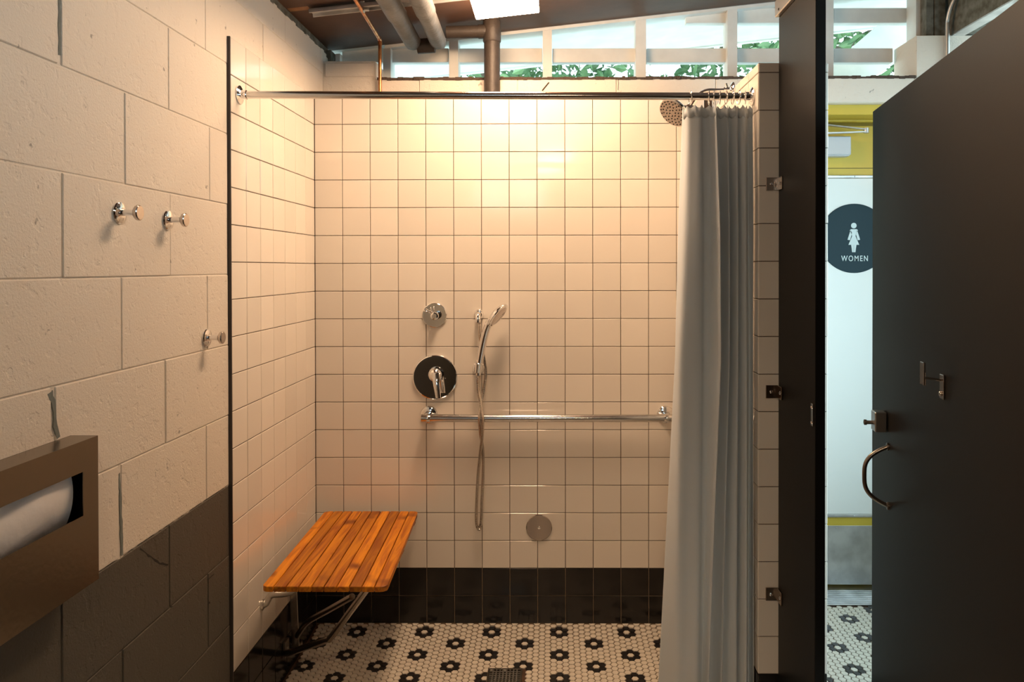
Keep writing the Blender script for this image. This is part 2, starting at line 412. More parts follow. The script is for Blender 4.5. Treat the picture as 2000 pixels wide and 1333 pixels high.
for k in range(12):
    z0 = Z0+k*CH; z1 = min(z0+CH, ZT)
    if z1 <= 0 or z0 >= ZT-.01: continue
    z0 = max(z0, 0)
    kk = k-4
    y0 = (-1.308 if kk % 2 == 0 else -1.105)+{1: -.019, -1: -.004, 0: -.006, 2: .003, 5: .006, 3: .010, 4: .02}.get(kk, 0)-3*BL - (0 if kk % 2 == 0 else BL)
    y = y0
    while y < .13:
        a, c = y, y+BL
        yend = YC if z1 > 19*T+.02 else YE-.006
        if a < yend-.01:
            gl = gr = .0012
            # worn, open head joints seen in the photograph
            if abs(a+1.513) < .03 and kk in (5, 1, -1): gl = .006
            if abs(c+1.513) < .03 and kk in (5, 1, -1): gr = .006
            if abs(a+1.308) < .03 and kk in (0, ): gl = .005
            if abs(c+1.308) < .03 and kk in (0, ): gr = .005
            if abs(a+1.105) < .03 and kk in (1, -1): gl = .0035
            if abs(c+.90) < .03 and kk == -2: gr = .004
            blk_front(wall_left, 'x', a, min(c, yend), z0, z1, XL, gl, gr)
        y += BL
def rough_strip(pts, w, d, face, seed):
    """irregular mortar / crack strip on the left wall, pts (y, z)"""
    rnd = random.Random(seed); mb = MB()
    L_ = []; 
    for i in range(len(pts)-1):
        (ya, za), (yb, zb) = pts[i], pts[i+1]; n = max(2, int(math.hypot(yb-ya, zb-za)/.012))
        for k in range(n): L_.append((ya+(yb-ya)*k/n+rnd.uniform(-.001, .001), za+(zb-za)*k/n+rnd.uniform(-.001, .001)))
    L_.append(pts[-1]); vs = []; fs = []
    for i, (y, z) in enumerate(L_):
        a = L_[max(i-1, 0)]; c = L_[min(i+1, len(L_)-1)]; t = Vector((c[0]-a[0], c[1]-a[1])).normalized(); ww = w*rnd.uniform(.5, 1.3)/2
        for sx in (-1, 1):
            vs.append((face+d, y-t.y*ww*sx, z+t.x*ww*sx)); vs.append((face-.004, y-t.y*ww*sx, z+t.x*ww*sx))
    for i in range(len(L_)-1):
        o = 4*i; fs += [(o, o+2, o+6, o+4), (o, o+4, o+5, o+1), (o+2, o+3, o+7, o+6)]
    mb.add(vs, fs); return mb
def Lp(*pts): return [(U(px, py, x=XL).y, U(px, py, x=XL).z) for px, py in pts]
obj('mortar_joint', rough_strip(Lp((118, -40), (118, 50), (119, 108)), .010, -.0012, XL, 1), M['mortar'], wall_left)
obj('mortar_joint', rough_strip(Lp((97, 768), (104, 785), (107, 805), (108, 832), (114, 856)), .013, .0004, XL, 2), M['mortar'], wall_left)
obj('mortar_joint', rough_strip(Lp((329, 712), (331, 780), (332, 856)), .006, -.001, XL, 3), M['mortar'], wall_left)
obj('mortar_joint', rough_strip(Lp((233, 925), (235, 960), (237, 1010), (239, 1085)), .008, -.0002, XL, 4), M['mortar'], wall_left)
obj('crack', rough_strip(Lp((273, 1073), (290, 1086), (312, 1101), (322, 1103), (328, 1104)), .0045, .0006, XL, 5), M['dark'], wall_left)
obj('crack', rough_strip(Lp((333, 1188), (352, 1176), (375, 1158), (398, 1140), (418, 1122)), .0035, .0006, XL, 6), M['dark'], wall_left)
obj('crack', rough_strip(Lp((388, 1160), (398, 1176), (410, 1178)), .005, .0006, XL, 7), M['dark'], wall_left)
obj('crack', rough_strip(Lp((399, 552), (404, 556)), .002, .0004, XL, 8), M['mortar'], wall_left)
# ledger along the top of the left wall
b = MB(); b.box((-.12, -5.2, ZT-.012), (XL-.012, .25, 2.40))
rag = []
for i in range(90):
    y = -2.6+i*.031; h = .006+.014*abs(math.sin(i*1.7)+.5*math.sin(i*.63))
    b.box((XL-.03, y, ZT-.02), (XL-.001, y+.031, ZT-.006+h*.45), mi=1)
struct('trim_2', b, [M['weath'], M['cmu']])
# back block wall with the doorway
DX0, DX1 = 1.755, 2.60
Y2 = YC+.205
ZS = U(1000, 154, y=YC).z; ZSR = ZS-.004
b = MB()
b.box((-.0105, YC+.004, -.1), (DX0, Y2, ZS-.002)); b.box((DX0, YC+.004, 2.073), (DX1+.2, Y2, ZS-.002))
xp = U(735, 130, y=YC).x; zp = U(700, 118, y=YC).z
xq = U(1790, 90, y=YC).x; zq = U(1800, 69, y=YC).z
b.box((-.0105, YC+.004, ZS-.002), (xp-.004, Y2, zp-.003)); b.box((xq+.002, YC+.004, ZS-.002), (DX1+.2, Y2, zq-.003)); b.box((DX1, YC+.004, -.1), (DX1+.2, Y2, 2.08))
wall_back = struct('wall_back', b, M['cmu_plain'])
ZA = .77+6*CH
xs = [-.0105, .386, .79, 1.195, 1.60, 2.005, 2.41, 2.80]
for i in range(7):
    z0 = ZA if xs[i+1] < DX0+.01 else 2.0735
    if xs[i] < DX0 < xs[i+1]:
        blk_front(wall_back, 'y', xs[i], DX0, ZA, ZS, YC, m=M['cmu_plain']); blk_front(wall_back, 'y', DX0, xs[i+1], 2.0735, ZS, YC, m=M['cmu_plain'], gl=-.001); continue
    blk_front(wall_back, 'y', xs[i], xs[i+1], z0, ZS, YC, m=M['cmu_plain'])
mb = MB(); mb.box((-.0105, YC, ZS+.0015), (xp, Y2-.01, zp), ch=.012); obj('block', mb, M['cmu_plain'], wall_back, at=(xp/2, YC, zp))
mb = MB(); mb.box((xq, YC, ZS-.0), (DX1+.2, Y2-.004, zq), ch=.002); obj('block', mb, M['cmu_plain'], wall_back, at=(xq, YC, zq))
mb = MB(); x = xp+.004; rnd = random.Random(3)
while x < xq-.01:
    w = rnd.uniform(.012, .03); mb.box((x, YC-.001-rnd.uniform(0, .004), ZS-.003-rnd.uniform(0, .003)), (min(x+w, xq), Y2-.02, ZS+.004+rnd.uniform(0, .005))); x += w
o = obj('sill_mortar', mb, M['dirt'], wall_back); o['kind'] = 'stuff'
mb = MB(); mb.tube([U(1059, 177, y=YC-.002), U(1072, 161, y=YC-.002)], .0025, 6); obj('crack', mb, M['dirt'], wall_back)
mb = MB(); mb.tube([U(1207, 153, y=YC-.0005), U(1208, 163, y=YC-.0005), U(1207, 176, y=YC-.0005)], .0014, 5); obj('crack', mb, M['mortar'], wall_back)
# far walls of the room, out of frame; right wall openings shaped for daylight
b = MB(); b.box((2.64, -5.3, -.1), (2.84, YC, .6)); b.box((2.64, -5.3, .6), (2.84, -2.6, 2.70)); b.box((2.66, -1.3, 2.1), (2.84, -.12, 2.70)); b.box((2.64, -.12, .6), (2.84, YC, 2.1)); struct('wall_right', b, M['roomw'])
b = MB(); b.box((-.2, -5.45, -.1), (2.84, -5.3, 2.0)); b.box((-.2, -5.45, 2.0), (.15, -5.3, 2.34))
b.box((.85, -5.45, 2.0), (2.84, -5.3, 2.64)); b.box((.48, -5.43, 2.0), (.52, -5.33, zc(.48)-.005))
struct('wall_front', b, M['rear'])
# --- roof -----------------------------------------------------------------------------
def slab(x0, x1, y0, y1, th, dz=0):
    mb = MB(); P = [(x0, y0, zc(x0)+dz), (x1, y0, zc(x1)+dz), (x1, y1, zc(x1)+dz), (x0, y1, zc(x0)+dz)]
    return mb.prism(P, (0, 0, th))
mb = slab(-.22, 2.70, -5.4, .272, .05); struct('ceiling', mb, M['brown'])
# overhang edge measured from the photograph
def on_roof(px, py):
    d = RM @ Vector(((px-CX)/F, 1, -(py-CY)/F)); t = (zc(CAM.x)-CAM.z)/(d.z-.1076*d.x); return CAM+d*t
ya, yb = on_roof(890, 150).y, on_roof(1500, 70).y
EY = (ya+yb)/2; EX0, EX1 = .2, 1.6
mb = slab(-.4, 3.4, .272, EY, .05, .001); so = struct('ceiling_eave', mb, M['white'])
mb = slab(-.4, 3.4, EY+.0005, EY+.025, .12, -.006); obj('fascia_board', mb, M['white'], so)
b = MB(); xb, zb = 2.564, 2.349
b.box((xb, -5.25, zb), (xb+.09, .268, 2.60)); bm_ = struct('trim_3', b, M['weath'])
b = MB(); b.box((xb-.002, -5.2, zb-.006), (xb+.05, .26, zb), ch=.001); obj('edge_strip', b, M['alu'], bm_)
# --- clerestory: studs, rails, plate (open, unglazed) ------------------------------------
w1 = MB(); yS = .275
P = [(.215, yS, zc(.215)-.014), (2.6, yS, zc(2.6)-.014), (2.6, yS+.09, zc(2.6)-.014), (.215, yS+.09, zc(.215)-.014)]
w1.prism(P, (0, 0, .013))
win = struct('window_1', w1, M['white'])
def stud(px0, px1, base=ZS, m='white', y=yS, dy=.085, name='stud', zt=None):
    x0 = U(px0, 120, y=y).x; x1 = U(px1, 120, y=y).x; mb = MB()
    mb.prism([(x0, y, base), (x1, y, base), (x1, y, (zt or zc(x1)-.0145)), (x0, y, (zt or zc(x0)-.0145))], (0, dy, 0))
    return obj(name, mb, M[m], win, at=((x0+x1)/2, y, base))
for a, c in ((748, 763), (877, 895), (1060, 1078), (1242, 1262), (1421, 1440), (1606, 1628)): stud(a, c, ZS+.001)
stud(655, 664, zp-.004)
stud(634, 646, zp-.004, 'weath', y=yS-.06)
stud(1789, 1808, zq-.002, y=.22)
stud(1809, 1823, zq-.002, 'weath', y=.17, dy=.09, name='timber_post'); stud(1826, 1846, zq-.002, 'weath', y=.165, dy=.09, name='timber_post')
def rail(px0, px1, py0, py1, y=yS+.035, cut=True):
    a = U(px0, py1, y=y); c = U(px1, py0, y=y); mb = MB(); mb.box((a.x, y, a.z), (c.x, y+.04, c.z), ch=.002)
    return obj('rail', mb, M['white'], win, at=(a+c)/2)
for a, c in ((668, 747), (764, 876), (896, 1059), (1079, 1241), (1263, 1420), (1441, 1605), (1629, 1744)): rail(a, c, 94, 122)
for a, c in ((1441, 1605), (1629, 1787)): rail(a, c, 15, 45)
rail(1340, 1420, 22, 45)
# sloping white board outside (brace of the porch beyond the door)
y = .66
mb = MB(); P = [U(1720, 45, y=y), U(1745, 22, y=y), U(1850, 22, y=y), U(1850, 60, y=y), U(1707, 150, y=y), U(1660, 178, y=y), U(1598, 150, y=y)]
for p in P: p.z = min(p.z, zc(p.x)-.01)
mb.prism(P, (0, .04, 0)); o = obj('porch_brace', mb, M['white']); tag(o, 'broad white sloping board outside above the entry door, behind the rails', 'board')
# ================================================================== ENTRY DOOR
yd = .31
mb = MB(); zt = U(1650, 246, y=yd).z; zb_ = U(1650, 1143, y=yd).z
mb.box((DX0+.012, yd, zb_), (DX1-.012, yd+.045, zt), ch=.002)
door = struct('door_1', mb, M['yellow'], at=(DX0, yd, 0))
mb = MB(); z1 = U(1650, 349, y=yd).z; z0 = U(1650, 1004, y=yd).z
mb.box((DX0+.10, yd-.006, z0), (DX1-.10, yd-.0005, z1), ch=.001); obj('door_panel', mb, M['panel'], door)
for pa, pb in ((343, 348.5), (1004.5, 1010)):
    mb = MB(); mb.box((DX0+.09, yd-.010, U(1650, pb, y=yd).z), (DX1-.09, yd-.0005, U(1650, pa, y=yd).z), ch=.002)
    xx = U(1668, 300, y=yd).x; mb.lathe([(0, .003), (.002, .003), (.003, .001)], (xx, yd-.010, U(1650, (pa+pb)/2, y=yd).z), (0, -1, 0), 8)
    obj('glazing_bead', mb, M['alu'], door)
mb = MB(); mb.box((DX0+.02, yd-.003, U(1650, 1142, y=yd).z), (DX1-.02, yd-.0003, U(1650, 1027, y=yd).z), ch=.0008)
for px, py in ((1634, 1032), (1634, 1134), (1700, 1032)):
    p = U(px, py, y=yd-.003); mb.lathe([(0, .004), (.0015, .0035)], p, (0, -1, 0), 8)
obj('kick_plate', mb, M['alu'], door)
mb = MB(); mb.box((DX0+.02, yd-.002, U(1650, 329, y=yd).z-.0008), (DX1-.02, yd-.0002, U(1650, 329, y=yd).z+.0008)); obj('rail_joint', mb, M['dark'], door)
# frame
mb = MB(); zl = 2.0725
zf = U(1650, 224, y=YC+.04).z; zs_ = U(1650, 238, y=yd-.03).z
mb.box((DX0, yd+.046, 0), (DX1, yd+.056, .08)); mb.box((DX0, YC+.04, zf), (DX1, yd+.045, zl), ch=.001); mb.box((DX0, yd+.046, zt-.02), (DX1, yd+.06, zl)); mb.box((DX0+.03, yd-.03, zs_), (DX1-.03, yd-.004, zf), ch=.006)
mb.box((DX0+.001, YC+.04, 0), (DX0+.011, yd+.05, zf)); mb.box((DX1-.011, YC+.04, 0), (DX1-.001, yd+.05, zf))
struct('trim_4', mb, M['yellow'])
# threshold with ridges
ya_ = U(1650, 1183, z=.002).y; mb = MB()
mb.box((DX0, ya_, 0), (DX1, yd+.06, .006), ch=.001)
n = 7
for i in range(n):
    y = ya_+.012+(yd-.01-ya_-.012)*i/n; mb.box((DX0, y, .006), (DX1, y+.009, .0095), ch=.001)
p = U(1696, 1171, z=.0095); mb.lathe([(0, .004), (.001, .003)], p, (0, 0, 1), 8)
struct('trim_5', mb, M['alu'])
b = MB(); b.box((DX0-.3, Y2+.02, -.1), (DX1+1.5, Y2+.6, -.002)); 
# closer
yk = yd-.05
t = thing('door_closer', U(1640, 286, y=yd), 'grey box-shaped door closer with a flat arm on the top rail of the yellow door', 'door closer')
a = U(1560, 303, y=yk); c = U(1663, 266, y=yk); mb = MB(); mb.box((a.x, yk, a.z), (c.x, yd, c.z), ch=.004); mb.box((a.x, yk+.006, a.z-.004), (c.x-.006, yd, a.z), ch=.001); obj('closer_body', mb, M['closer'], t)
e = U(1692, 255, y=yk-.02); p0 = U(1560, 238, y=yk+.03); p1 = U(1560, 262, y=yk-.02)
mb = MB()
def bar(mb, a, c, w, h, mi=0):
    a = Vector(a); c = Vector(c); d = c-a; z = Vector((0, 0, 1)); s = d.cross(z).normalized(); u = s.cross(d).normalized()
    R = Matrix((d.normalized(), s, u)).transposed(); mb.obox((a+c)/2, (d.length, w, h), R, mi, ch=min(w, h)*.2)
bar(mb, p0, e+Vector((0, 0, .004)), .022, .006); obj('closer_arm', mb, M['alu'], t)
mb = MB(); bar(mb, p1, e-Vector((0, 0, .006)), .02, .006); obj('closer_arm', mb, M['alu'], t)
mb = MB(); mb.lathe([(-.012, .009), (-.01, .011), (.01, .011), (.012, .008)], e, (0, 0, 1), 14); obj('pivot', mb, M['alu'], t)
# sign
ys = yd-.006; sc = U(1668, 466, y=ys); r = .149
t = thing('restroom_sign', sc, 'round dark teal sign reading WOMEN with a pale woman symbol on the entry door', 'sign')
mb = MB(); mb.lathe([(0, r), (.003, r), (.0042, r-.002)], sc, (0, -1, 0), 72); obj('sign_disc', mb, M['sign'], t)
yf = ys-.0044
def figure():
    S = (U(1668, 466, y=ys)-U(1669, 466, y=ys)).length; mb = MB()
    c0 = U(1667.5, 441, y=yf)
    mb.lathe([(0, 5.4*S), (.001, 5.4*S)], c0, (0, -1, 0), 20)
    def q(pts): mb.prism([U(px, py, y=yf) for px, py in pts], (0, -.001, 0))
    q([(1661.5, 448), (1673.5, 448), (1675.5, 450.5), (1671.5, 458), (1671, 462), (1678, 478.5), (1657, 478.5), (1664, 462), (1663.5, 458), (1659.5, 450.5)])
    q([(1661.5, 448.4), (1663.8, 456.5), (1660.0, 469.5), (1655.2, 468.6)]); q([(1673.5, 448.4), (1671.2, 456.5), (1675.0, 469.5), (1679.8, 468.6)])
    q([(1662.2, 478), (1667.3, 478), (1667.3, 493), (1664.2, 493)]); q([(1667.7, 478), (1672.6, 478), (1670.6, 493), (1667.7, 493)])
    return mb
obj('woman_symbol', figure(), M['signw'], t)
fc = bpy.data.curves.new('word', 'FONT'); fc.body = 'WOMEN'; fc.align_x = 'CENTER'; fc.align_y = 'CENTER'; fc.size = 1; fc.extrude = .02; fc.offset = .008; fc.space_character = 1.28
fo = bpy.data.objects.new('word', fc); COL.objects.link(fo); bpy.context.view_layer.update()
me = bpy.data.meshes.new_from_object(fo.evaluated_get(bpy.context.evaluated_depsgraph_get())); bpy.data.objects.remove(fo)
xs_ = [v.co.x for v in me.vertices]; ys_ = [v.co.y for v in me.vertices]
wp = (U(1643, 505, y=yf)-U(1695, 505, y=yf)).length; hp = (U(1668, 499.5, y=yf)-U(1668, 510.5, y=yf)).length
sx = wp/(max(xs_)-min(xs_)); sy = hp/(max(ys_)-min(ys_)); mx_ = (max(xs_)+min(xs_))/2; my_ = (max(ys_)+min(ys_))/2
for v in me.vertices: v.co = Vector(((v.co.x-mx_)*sx, (v.co.y-my_)*sy, v.co.z*.02))
me.materials.clear(); me.materials.append(M['signw'])
link('lettering', me, U(1669, 505, y=yf-.0004), t, (pi/2, 0, 0))
# ================================================================== STALL PARTITION
PX = 1.5845; PT = .0195; PYA = YE-.002; PYB = -1.067
mb = MB(); mb.box((PX, PYB, .012), (PX+PT+.006, PYA, 2.118), ch=.0012)
t = thing('partition_pilaster', (PX, PYA, 0), 'tall narrow black-brown partition post standing at the end of the tiled shower wall', 'partition')
obj('pilaster_panel', mb, M['lam'], t)
mb = MB(); mb.box((PX-.004, PYB-.003, 0), (PX+PT+.010, PYA, .10), ch=.001); obj('shoe', mb, M['brushed'], t)
for py in (360, 765, 1160):
    zz = U(1500, py, y=YE).z; hh = .0185; br = MB()
    br.box((PX-.037, PYA-.004, zz-hh), (PX-.0005, PYA+.0005, zz+hh), ch=.0008)
    br.box((PX-.0045, PYA-.040, zz-hh), (PX-.0003, PYA-.001, zz+hh), ch=.0008)
    for (p, ax) in (((PX-.022, PYA-.004, zz), (0, -1, 0)), ((PX-.0045, PYA-.028, zz), (-1, 0, 0))):
        br.lathe([(0, .0055), (.0015, .005), (.003, .002)], p, ax, 10, 1)
    obj('wall_bracket', br, [M['bracket'], M['chrome']], t)
k0 = U(1588, 789, x=PX); k1 = U(1588, 833, x=PX); mb = MB()
mb.box((PX-.003, k0.y-.007, k1.z), (PX-.0003, k0.y+.008, k0.z), ch=.0008)
for zz in (k0.z-.009, k1.z+.009): mb.lathe([(0, .005), (.002, .0045), (.003, .002)], (PX-.003, k0.y, zz), (-1, 0, 0), 10)
obj('latch_keeper', mb, M['chrome'], t)
mb = MB(); mb.box((PX-.012, -2.75, 2.1185), (PX+PT+.016, PYA+.0, 2.165), ch=.002)
p = U(1521, 18, x=PX-.012); mb.lathe([(0, .004), (.0015, .003)], p, (-1, 0, 0), 8, 1)
o = obj('headrail', mb, [M['brushed'], M['dark']], at=(PX, PYA, 2.1)); tag(o, 'brushed metal head rail running over the top of the black partition post', 'rail')
# stall door, swung a little open
f1 = Vector(U(1704.5, 217.6, y=-1.08)); f1 = Vector((f1.x, -1.08, 0))
ang = math.atan(.154); dv = Vector((-sin(ang), -cos(ang), 0)); nv = Vector((-cos(ang), sin(ang), 0)); LD = .93
ztop = U(1704.5, 217.6, y=-1.08).z
# tune the direction so the top edge runs as measured
q = U(1855, 102, z=ztop); dv = (Vector((q.x, q.y, 0))-f1).normalized(); nv = Vector((dv.y, -dv.x, 0))
if nv.x > 0: nv = -nv
t = thing('stall_door', f1+dv*LD, 'large black-brown stall door standing ajar at the right edge, with a bow handle', 'stall door')
Rd = Matrix((dv, nv, Vector((0, 0, 1)))).transposed()
mb = MB(); mb.obox(f1+dv*LD/2-nv*.0125+Vector((0, 0, (ztop+.30)/2)), (LD, .025, ztop-.30), Rd, ch=.0015); obj('door_panel', mb, M['lam'], t)
def on_door(px, py, off=0.0):
    d = RM @ Vector(((px-CX)/F, 1, -(py-CY)/F)); o_ = f1+nv*off
    return CAM+d*((o_-CAM).dot(nv)/d.dot(nv))
a = on_door(1735, 873); c = on_door(1735, 989)
mb = MB(); pth = [a*(1-k/16)+c*(k/16)+nv*(.052*(1-abs(k/8-1)**3.2)) for k in range(17)]
mb.tube(smooth_path(pth, 3), .0048, 12)
for p in (a, c): mb.lathe([(0, .009), (.003, .009), (.004, .006)], p, nv, 16)
obj('bow_handle', mb, M['steel_dark'], t)
tp = thing('added_partition', f1+dv*.95, 'unseen dark partition panel added behind the viewer, from the stall door hinge, to block light', 'partition')  # unseen panel, added to keep window light off the left wall
hx = (f1+dv*LD); mb = MB(); mb.box((hx.x-.012, hx.y-.02, .30), (hx.x+.012, -5.28, ztop), ch=.0015); obj('panel', mb, M['lam'], tp)
mb = MB()
for yy in (hx.y-.06, -3.6): mb.box((hx.x-.012, yy-.05, 0), (hx.x+.012, yy+.02, .2995)); 
obj('foot', mb, M['brushed'], tp)
z1 = on_door(1728, 803).z; z0 = on_door(1728, 842).z; p = on_door(1733, 822)
mb = MB(); mb.obox(Vector((p.x, p.y, (z0+z1)/2))+nv*.014-dv*.016, (.036, .026, z1-z0), Rd, ch=.002); la = obj('latch', mb, M['brushed'], t)
mb = MB(); q = Vector((p.x, p.y, (z0+z1)/2-.004))+nv*.026-dv*.018; mb.tube([q, q+nv*.016], .0045, 12); mb.lathe([(0, .004), (.001, .0065), (.006, .0065), (.007, .004)], q+nv*.014, nv, 14); obj('latch_knob', mb, M['steel_dark'], la)
p = on_door(1842, 756); mb = MB()
mb.obox(p+nv*.0015, (.020, .003, .045), Rd, ch=.001)
mb.lathe([(0, .005), (.004, .004)], p+nv*.003+Vector((0, 0, -.013)), nv, 10)
bar(mb, p+nv*.002+Vector((0, 0, .012)), p+nv*.034+Vector((0, 0, .016)), .010, .004)
mb.obox(p+nv*.035+Vector((0, 0, .024)), (.020, .004, .042), Rd, ch=.0015)
obj('coat_hook', mb, M['plate'], t)
# ================================================================== CEILING THINGS
# lamp
zl_ = .100
def on_lamp(px, py):
    d = RM @ Vector(((px-CX)/F, 1, -(py-CY)/F)); tt = (zc(CAM.x)-zl_-CAM.z)/(d.z-.1076*d.x); return CAM+d*tt
a = on_lamp(927, 37); c = on_lamp(1052, 28); yl = (a.y+c.y)/2; LL = .52
x0, x1 = a.x, c.x
sl = math.atan(.1076); RL = Matrix.Rotation(-sl, 3, 'Y')
cl = Vector(((x0+x1)/2, yl-LL/2, zc((x0+x1)/2)))
t = thing('ceiling_lamp', cl, 'glowing rectangular ceiling lamp above the shower', 'lamp')
mb = MB(); mb.obox(cl-Vector((0, 0, .018)), (x1-x0+.004, LL+.004, .034), RL, ch=.002); obj('housing', mb, M['white'], t)
mb = MB(); mb.obox(cl-Vector((0, 0, zl_/2+.0175)), (x1-x0, LL, zl_-.036), RL, ch=.003); obj('diffuser', mb, M['lamp'], t)
# second lamp of the room, behind the viewer
cl2 = Vector((.95, -3.7, zc(.95)))
t = thing('ceiling_lamp', cl2, 'second rectangular ceiling lamp, over the room behind the viewer', 'lamp')
mb = MB(); mb.obox(cl2-Vector((0, 0, .03)), (.25, .36, .05), RL, ch=.002); obj('housing', mb, M['white'], t)
mb = MB(); mb.obox(cl2-Vector((0, 0, .056)), (.24, .35, .006), RL, ch=.001); obj('diffuser', mb, M['lamp2'], t)
# insulated pipes along the ceiling
def on_z(px, py, z): return U(px, py, z=z)
for k, (pe, pj, pt, sd) in enumerate((((806, 82), (775, 28), (757, -2), 'left'), ((855, 80), (831, 22), (822, 0), 'right'))):
    ye_ = YC-.045; e = U(*pe, y=ye_); z = e.z; j = U(*pj, z=z); far = j+(j-e).normalized()*1.6; far.z = z
    t = thing('insulated_pipe', e, 'grey foam-wrapped pipe under the ceiling, the %s of the pair beside the lamp' % sd, 'pipe', 'foam-wrapped pipes')
    d = (j-e).normalized(); r = .0335
    mb = MB(); mb.tube([e, j-d*.004], r, 20); obj('insulation', mb, M['foam'], t)
    mb = MB(); mb.tube([j+d*.004, far], r+.004, 20); obj('insulation', mb, M['foam'], t)
    mb = MB(); pth = [e+d*.005]+[e+Vector((0, .03*sin(a_), -.022*(1-cos(a_)))) for a_ in (.4, .8, 1.2, 1.55)]
    mb.tube(pth, [r, r*.97, r*.9, r*.8, r*.66], 18); obj('elbow', mb, M['foam'], t)
    mb = MB(); mb.tube([far-d*.01, far+d*1.8], .012, 10); obj('pipe', mb, M['iron'], t)
    if k == 0: eA = e
    else: eB = e
mb = MB(); o_ = Vector((0, .02, -.012)); mb.tube([eA+o_+Vector((.016, 0, 0)), eB+o_-Vector((.016, 0, 0))], .030, 16)
o = obj('pipe_header', mb, M['iron'], at=eA); tag(o, 'short dark cross pipe joining the ends of the two foam-wrapped pipes', 'pipe')
# drain vent
yv = YC-.038; a = U(961, 120, y=yv); rt = .0335*15.5/16
t = thing('vent_pipe', (a.x, yv, 19*T), 'thick brown vertical pipe standing on the tiled wall with a branch to the left', 'pipe')
zb2 = U(900, 62, y=yv).z
mb = MB(); mb.tube([(a.x, yv, 19*T+.0005), (a.x, yv, zb2+.05)], rt, 20); obj('riser', mb, M['iron'], t)
mb = MB(); mb.tube([(eB.x+.035, yv, zb2-.003), (a.x-.02, yv, zb2)], .0255, 16); obj('branch', mb, M['iron'], t)
mb = MB(); mb.tube([(a.x, yv, zb2-.045), (a.x, yv, zb2-.04), (a.x, yv, zb2+.04), (a.x, yv, zb2+.045)], [rt+.001, rt+.004, rt+.004, rt+.001], 20); mb.tube([(a.x-.055, yv, zb2), (a.x, yv, zb2)], .0285, 16); obj('tee', mb, M['iron'], t)
# copper pipe
yc_ = YC-.02; a = U(742, 178, y=yc_); e = U(742, 78, y=yc_)
t = thing('copper_pipe', (a.x, yc_, 19*T), 'thin shiny copper pipe dropping from the ceiling to the tiled wall', 'pipe')
mb = MB(); mb.tube([(e.x, yc_, 19*T+.0005), (e.x, yc_, e.z-.012)], .0072, 12); obj('riser', mb, M['copper'], t)
g = U(707, 18, z=e.z); far = g+(g-e).normalized()*1.2; far.z -= .02
mb = MB(); mb.tube(smooth_path([(e.x, yc_, e.z-.02), (e.x, yc_-.001, e.z-.004), e+(g-e).normalized()*.012, e+(g-e).normalized()*.03], 4), .0088, 12); obj('elbow', mb, M['copper'], t)
mb = MB(); mb.tube([e+(g-e).normalized()*.012, far], .0072, 12); obj('run', mb, M['copper'], t)
mb = MB(); d = (g-e).normalized(); mb.tube([g-d*.012, g+d*.012], .0115, 12); mb.obox(g+Vector((0, 0, .03)), (.016, .004, .07), None, ch=.001); mb.obox(g+Vector((.014, 0, .0)), (.022, .016, .012), None, ch=.002); obj('clamp', mb, M['conduit'], t)
# timber batten and metal channel across the ceiling
p = U(604, 16, z=2.335); mb = MB(); mb.obox(((p.x-.02)/2, p.y, 2.350), (p.x+.02, .038, .036), RL, ch=.002)
o = obj('ceiling_batten', mb, M['wood'], at=(p.x/2, p.y, 2.35)); tag(o, 'short orange-brown wooden batten under the ceiling in the left corner', 'batten')
q = U(940, 8, z=2.37); mb = MB()
a = Vector((p.x+.004, p.y+.004, zc(p.x)-.012)); c = Vector((q.x+.2, p.y+.004, zc(q.x+.2)-.012))
bar(mb, a, c, .05, .004); bar(mb, a+Vector((0, .023, -.006)), c+Vector((0, .023, -.006)), .004, .014); bar(mb, a+Vector((0, -.023, -.006)), c+Vector((0, -.023, -.006)), .004, .014)
o = obj('metal_channel', mb, M['alu'], at=a); tag(o, 'pale grey metal channel running under the ceiling behind the copper pipe', 'channel')
# conduit on the pier
yk_ = YC-.012; mb = MB(); a = U(1850, 200, y=yk_); b_ = U(1850, 60, y=yk_)
mb.tube(smooth_path([(a.x, yk_, 2.02), (a.x, yk_, b_.z), U(1851, 40, y=yk_-.005), U(1856, 18, y=yk_-.02), U(1866, -4, y=yk_-.04), U(1885, -30, y=yk_-.07)], 5), .0085, 12)
o = obj('conduit', mb, M['conduit'], at=(a.x, yk_, 2.05)); tag(o, 'grey conduit climbing the white block pier and bending up over the stall door', 'conduit')
# ================================================================== SHOWER FITTINGS
# rod
za = U(470, 187, x=0); zb3 = U(1472, 187, x=XR); yr = (za.y+zb3.y)/2; zr = (za.z+zb3.z)/2
t = thing('shower_rod', (0, yr, zr), 'long chrome shower curtain rod spanning the tiled alcove', 'curtain rod')
mb = MB(); mb.tube([(.016, yr, za.z), (XR-.016, yr, zb3.z)], .0112, 20); obj('tube', mb, M['rod'], t)
for x, ax, z in ((.0006, 1, za.z), (XR-.0006, -1, zb3.z)):
    mb = MB(); mb.lathe([(0, .027), (.003, .0275), (.006, .022), (.009, .0145), (.022, .0138), (.024, .0118)], (x, yr, z), (ax, 0, 0), 28)
    obj('flange', mb, M['chrome'], t)
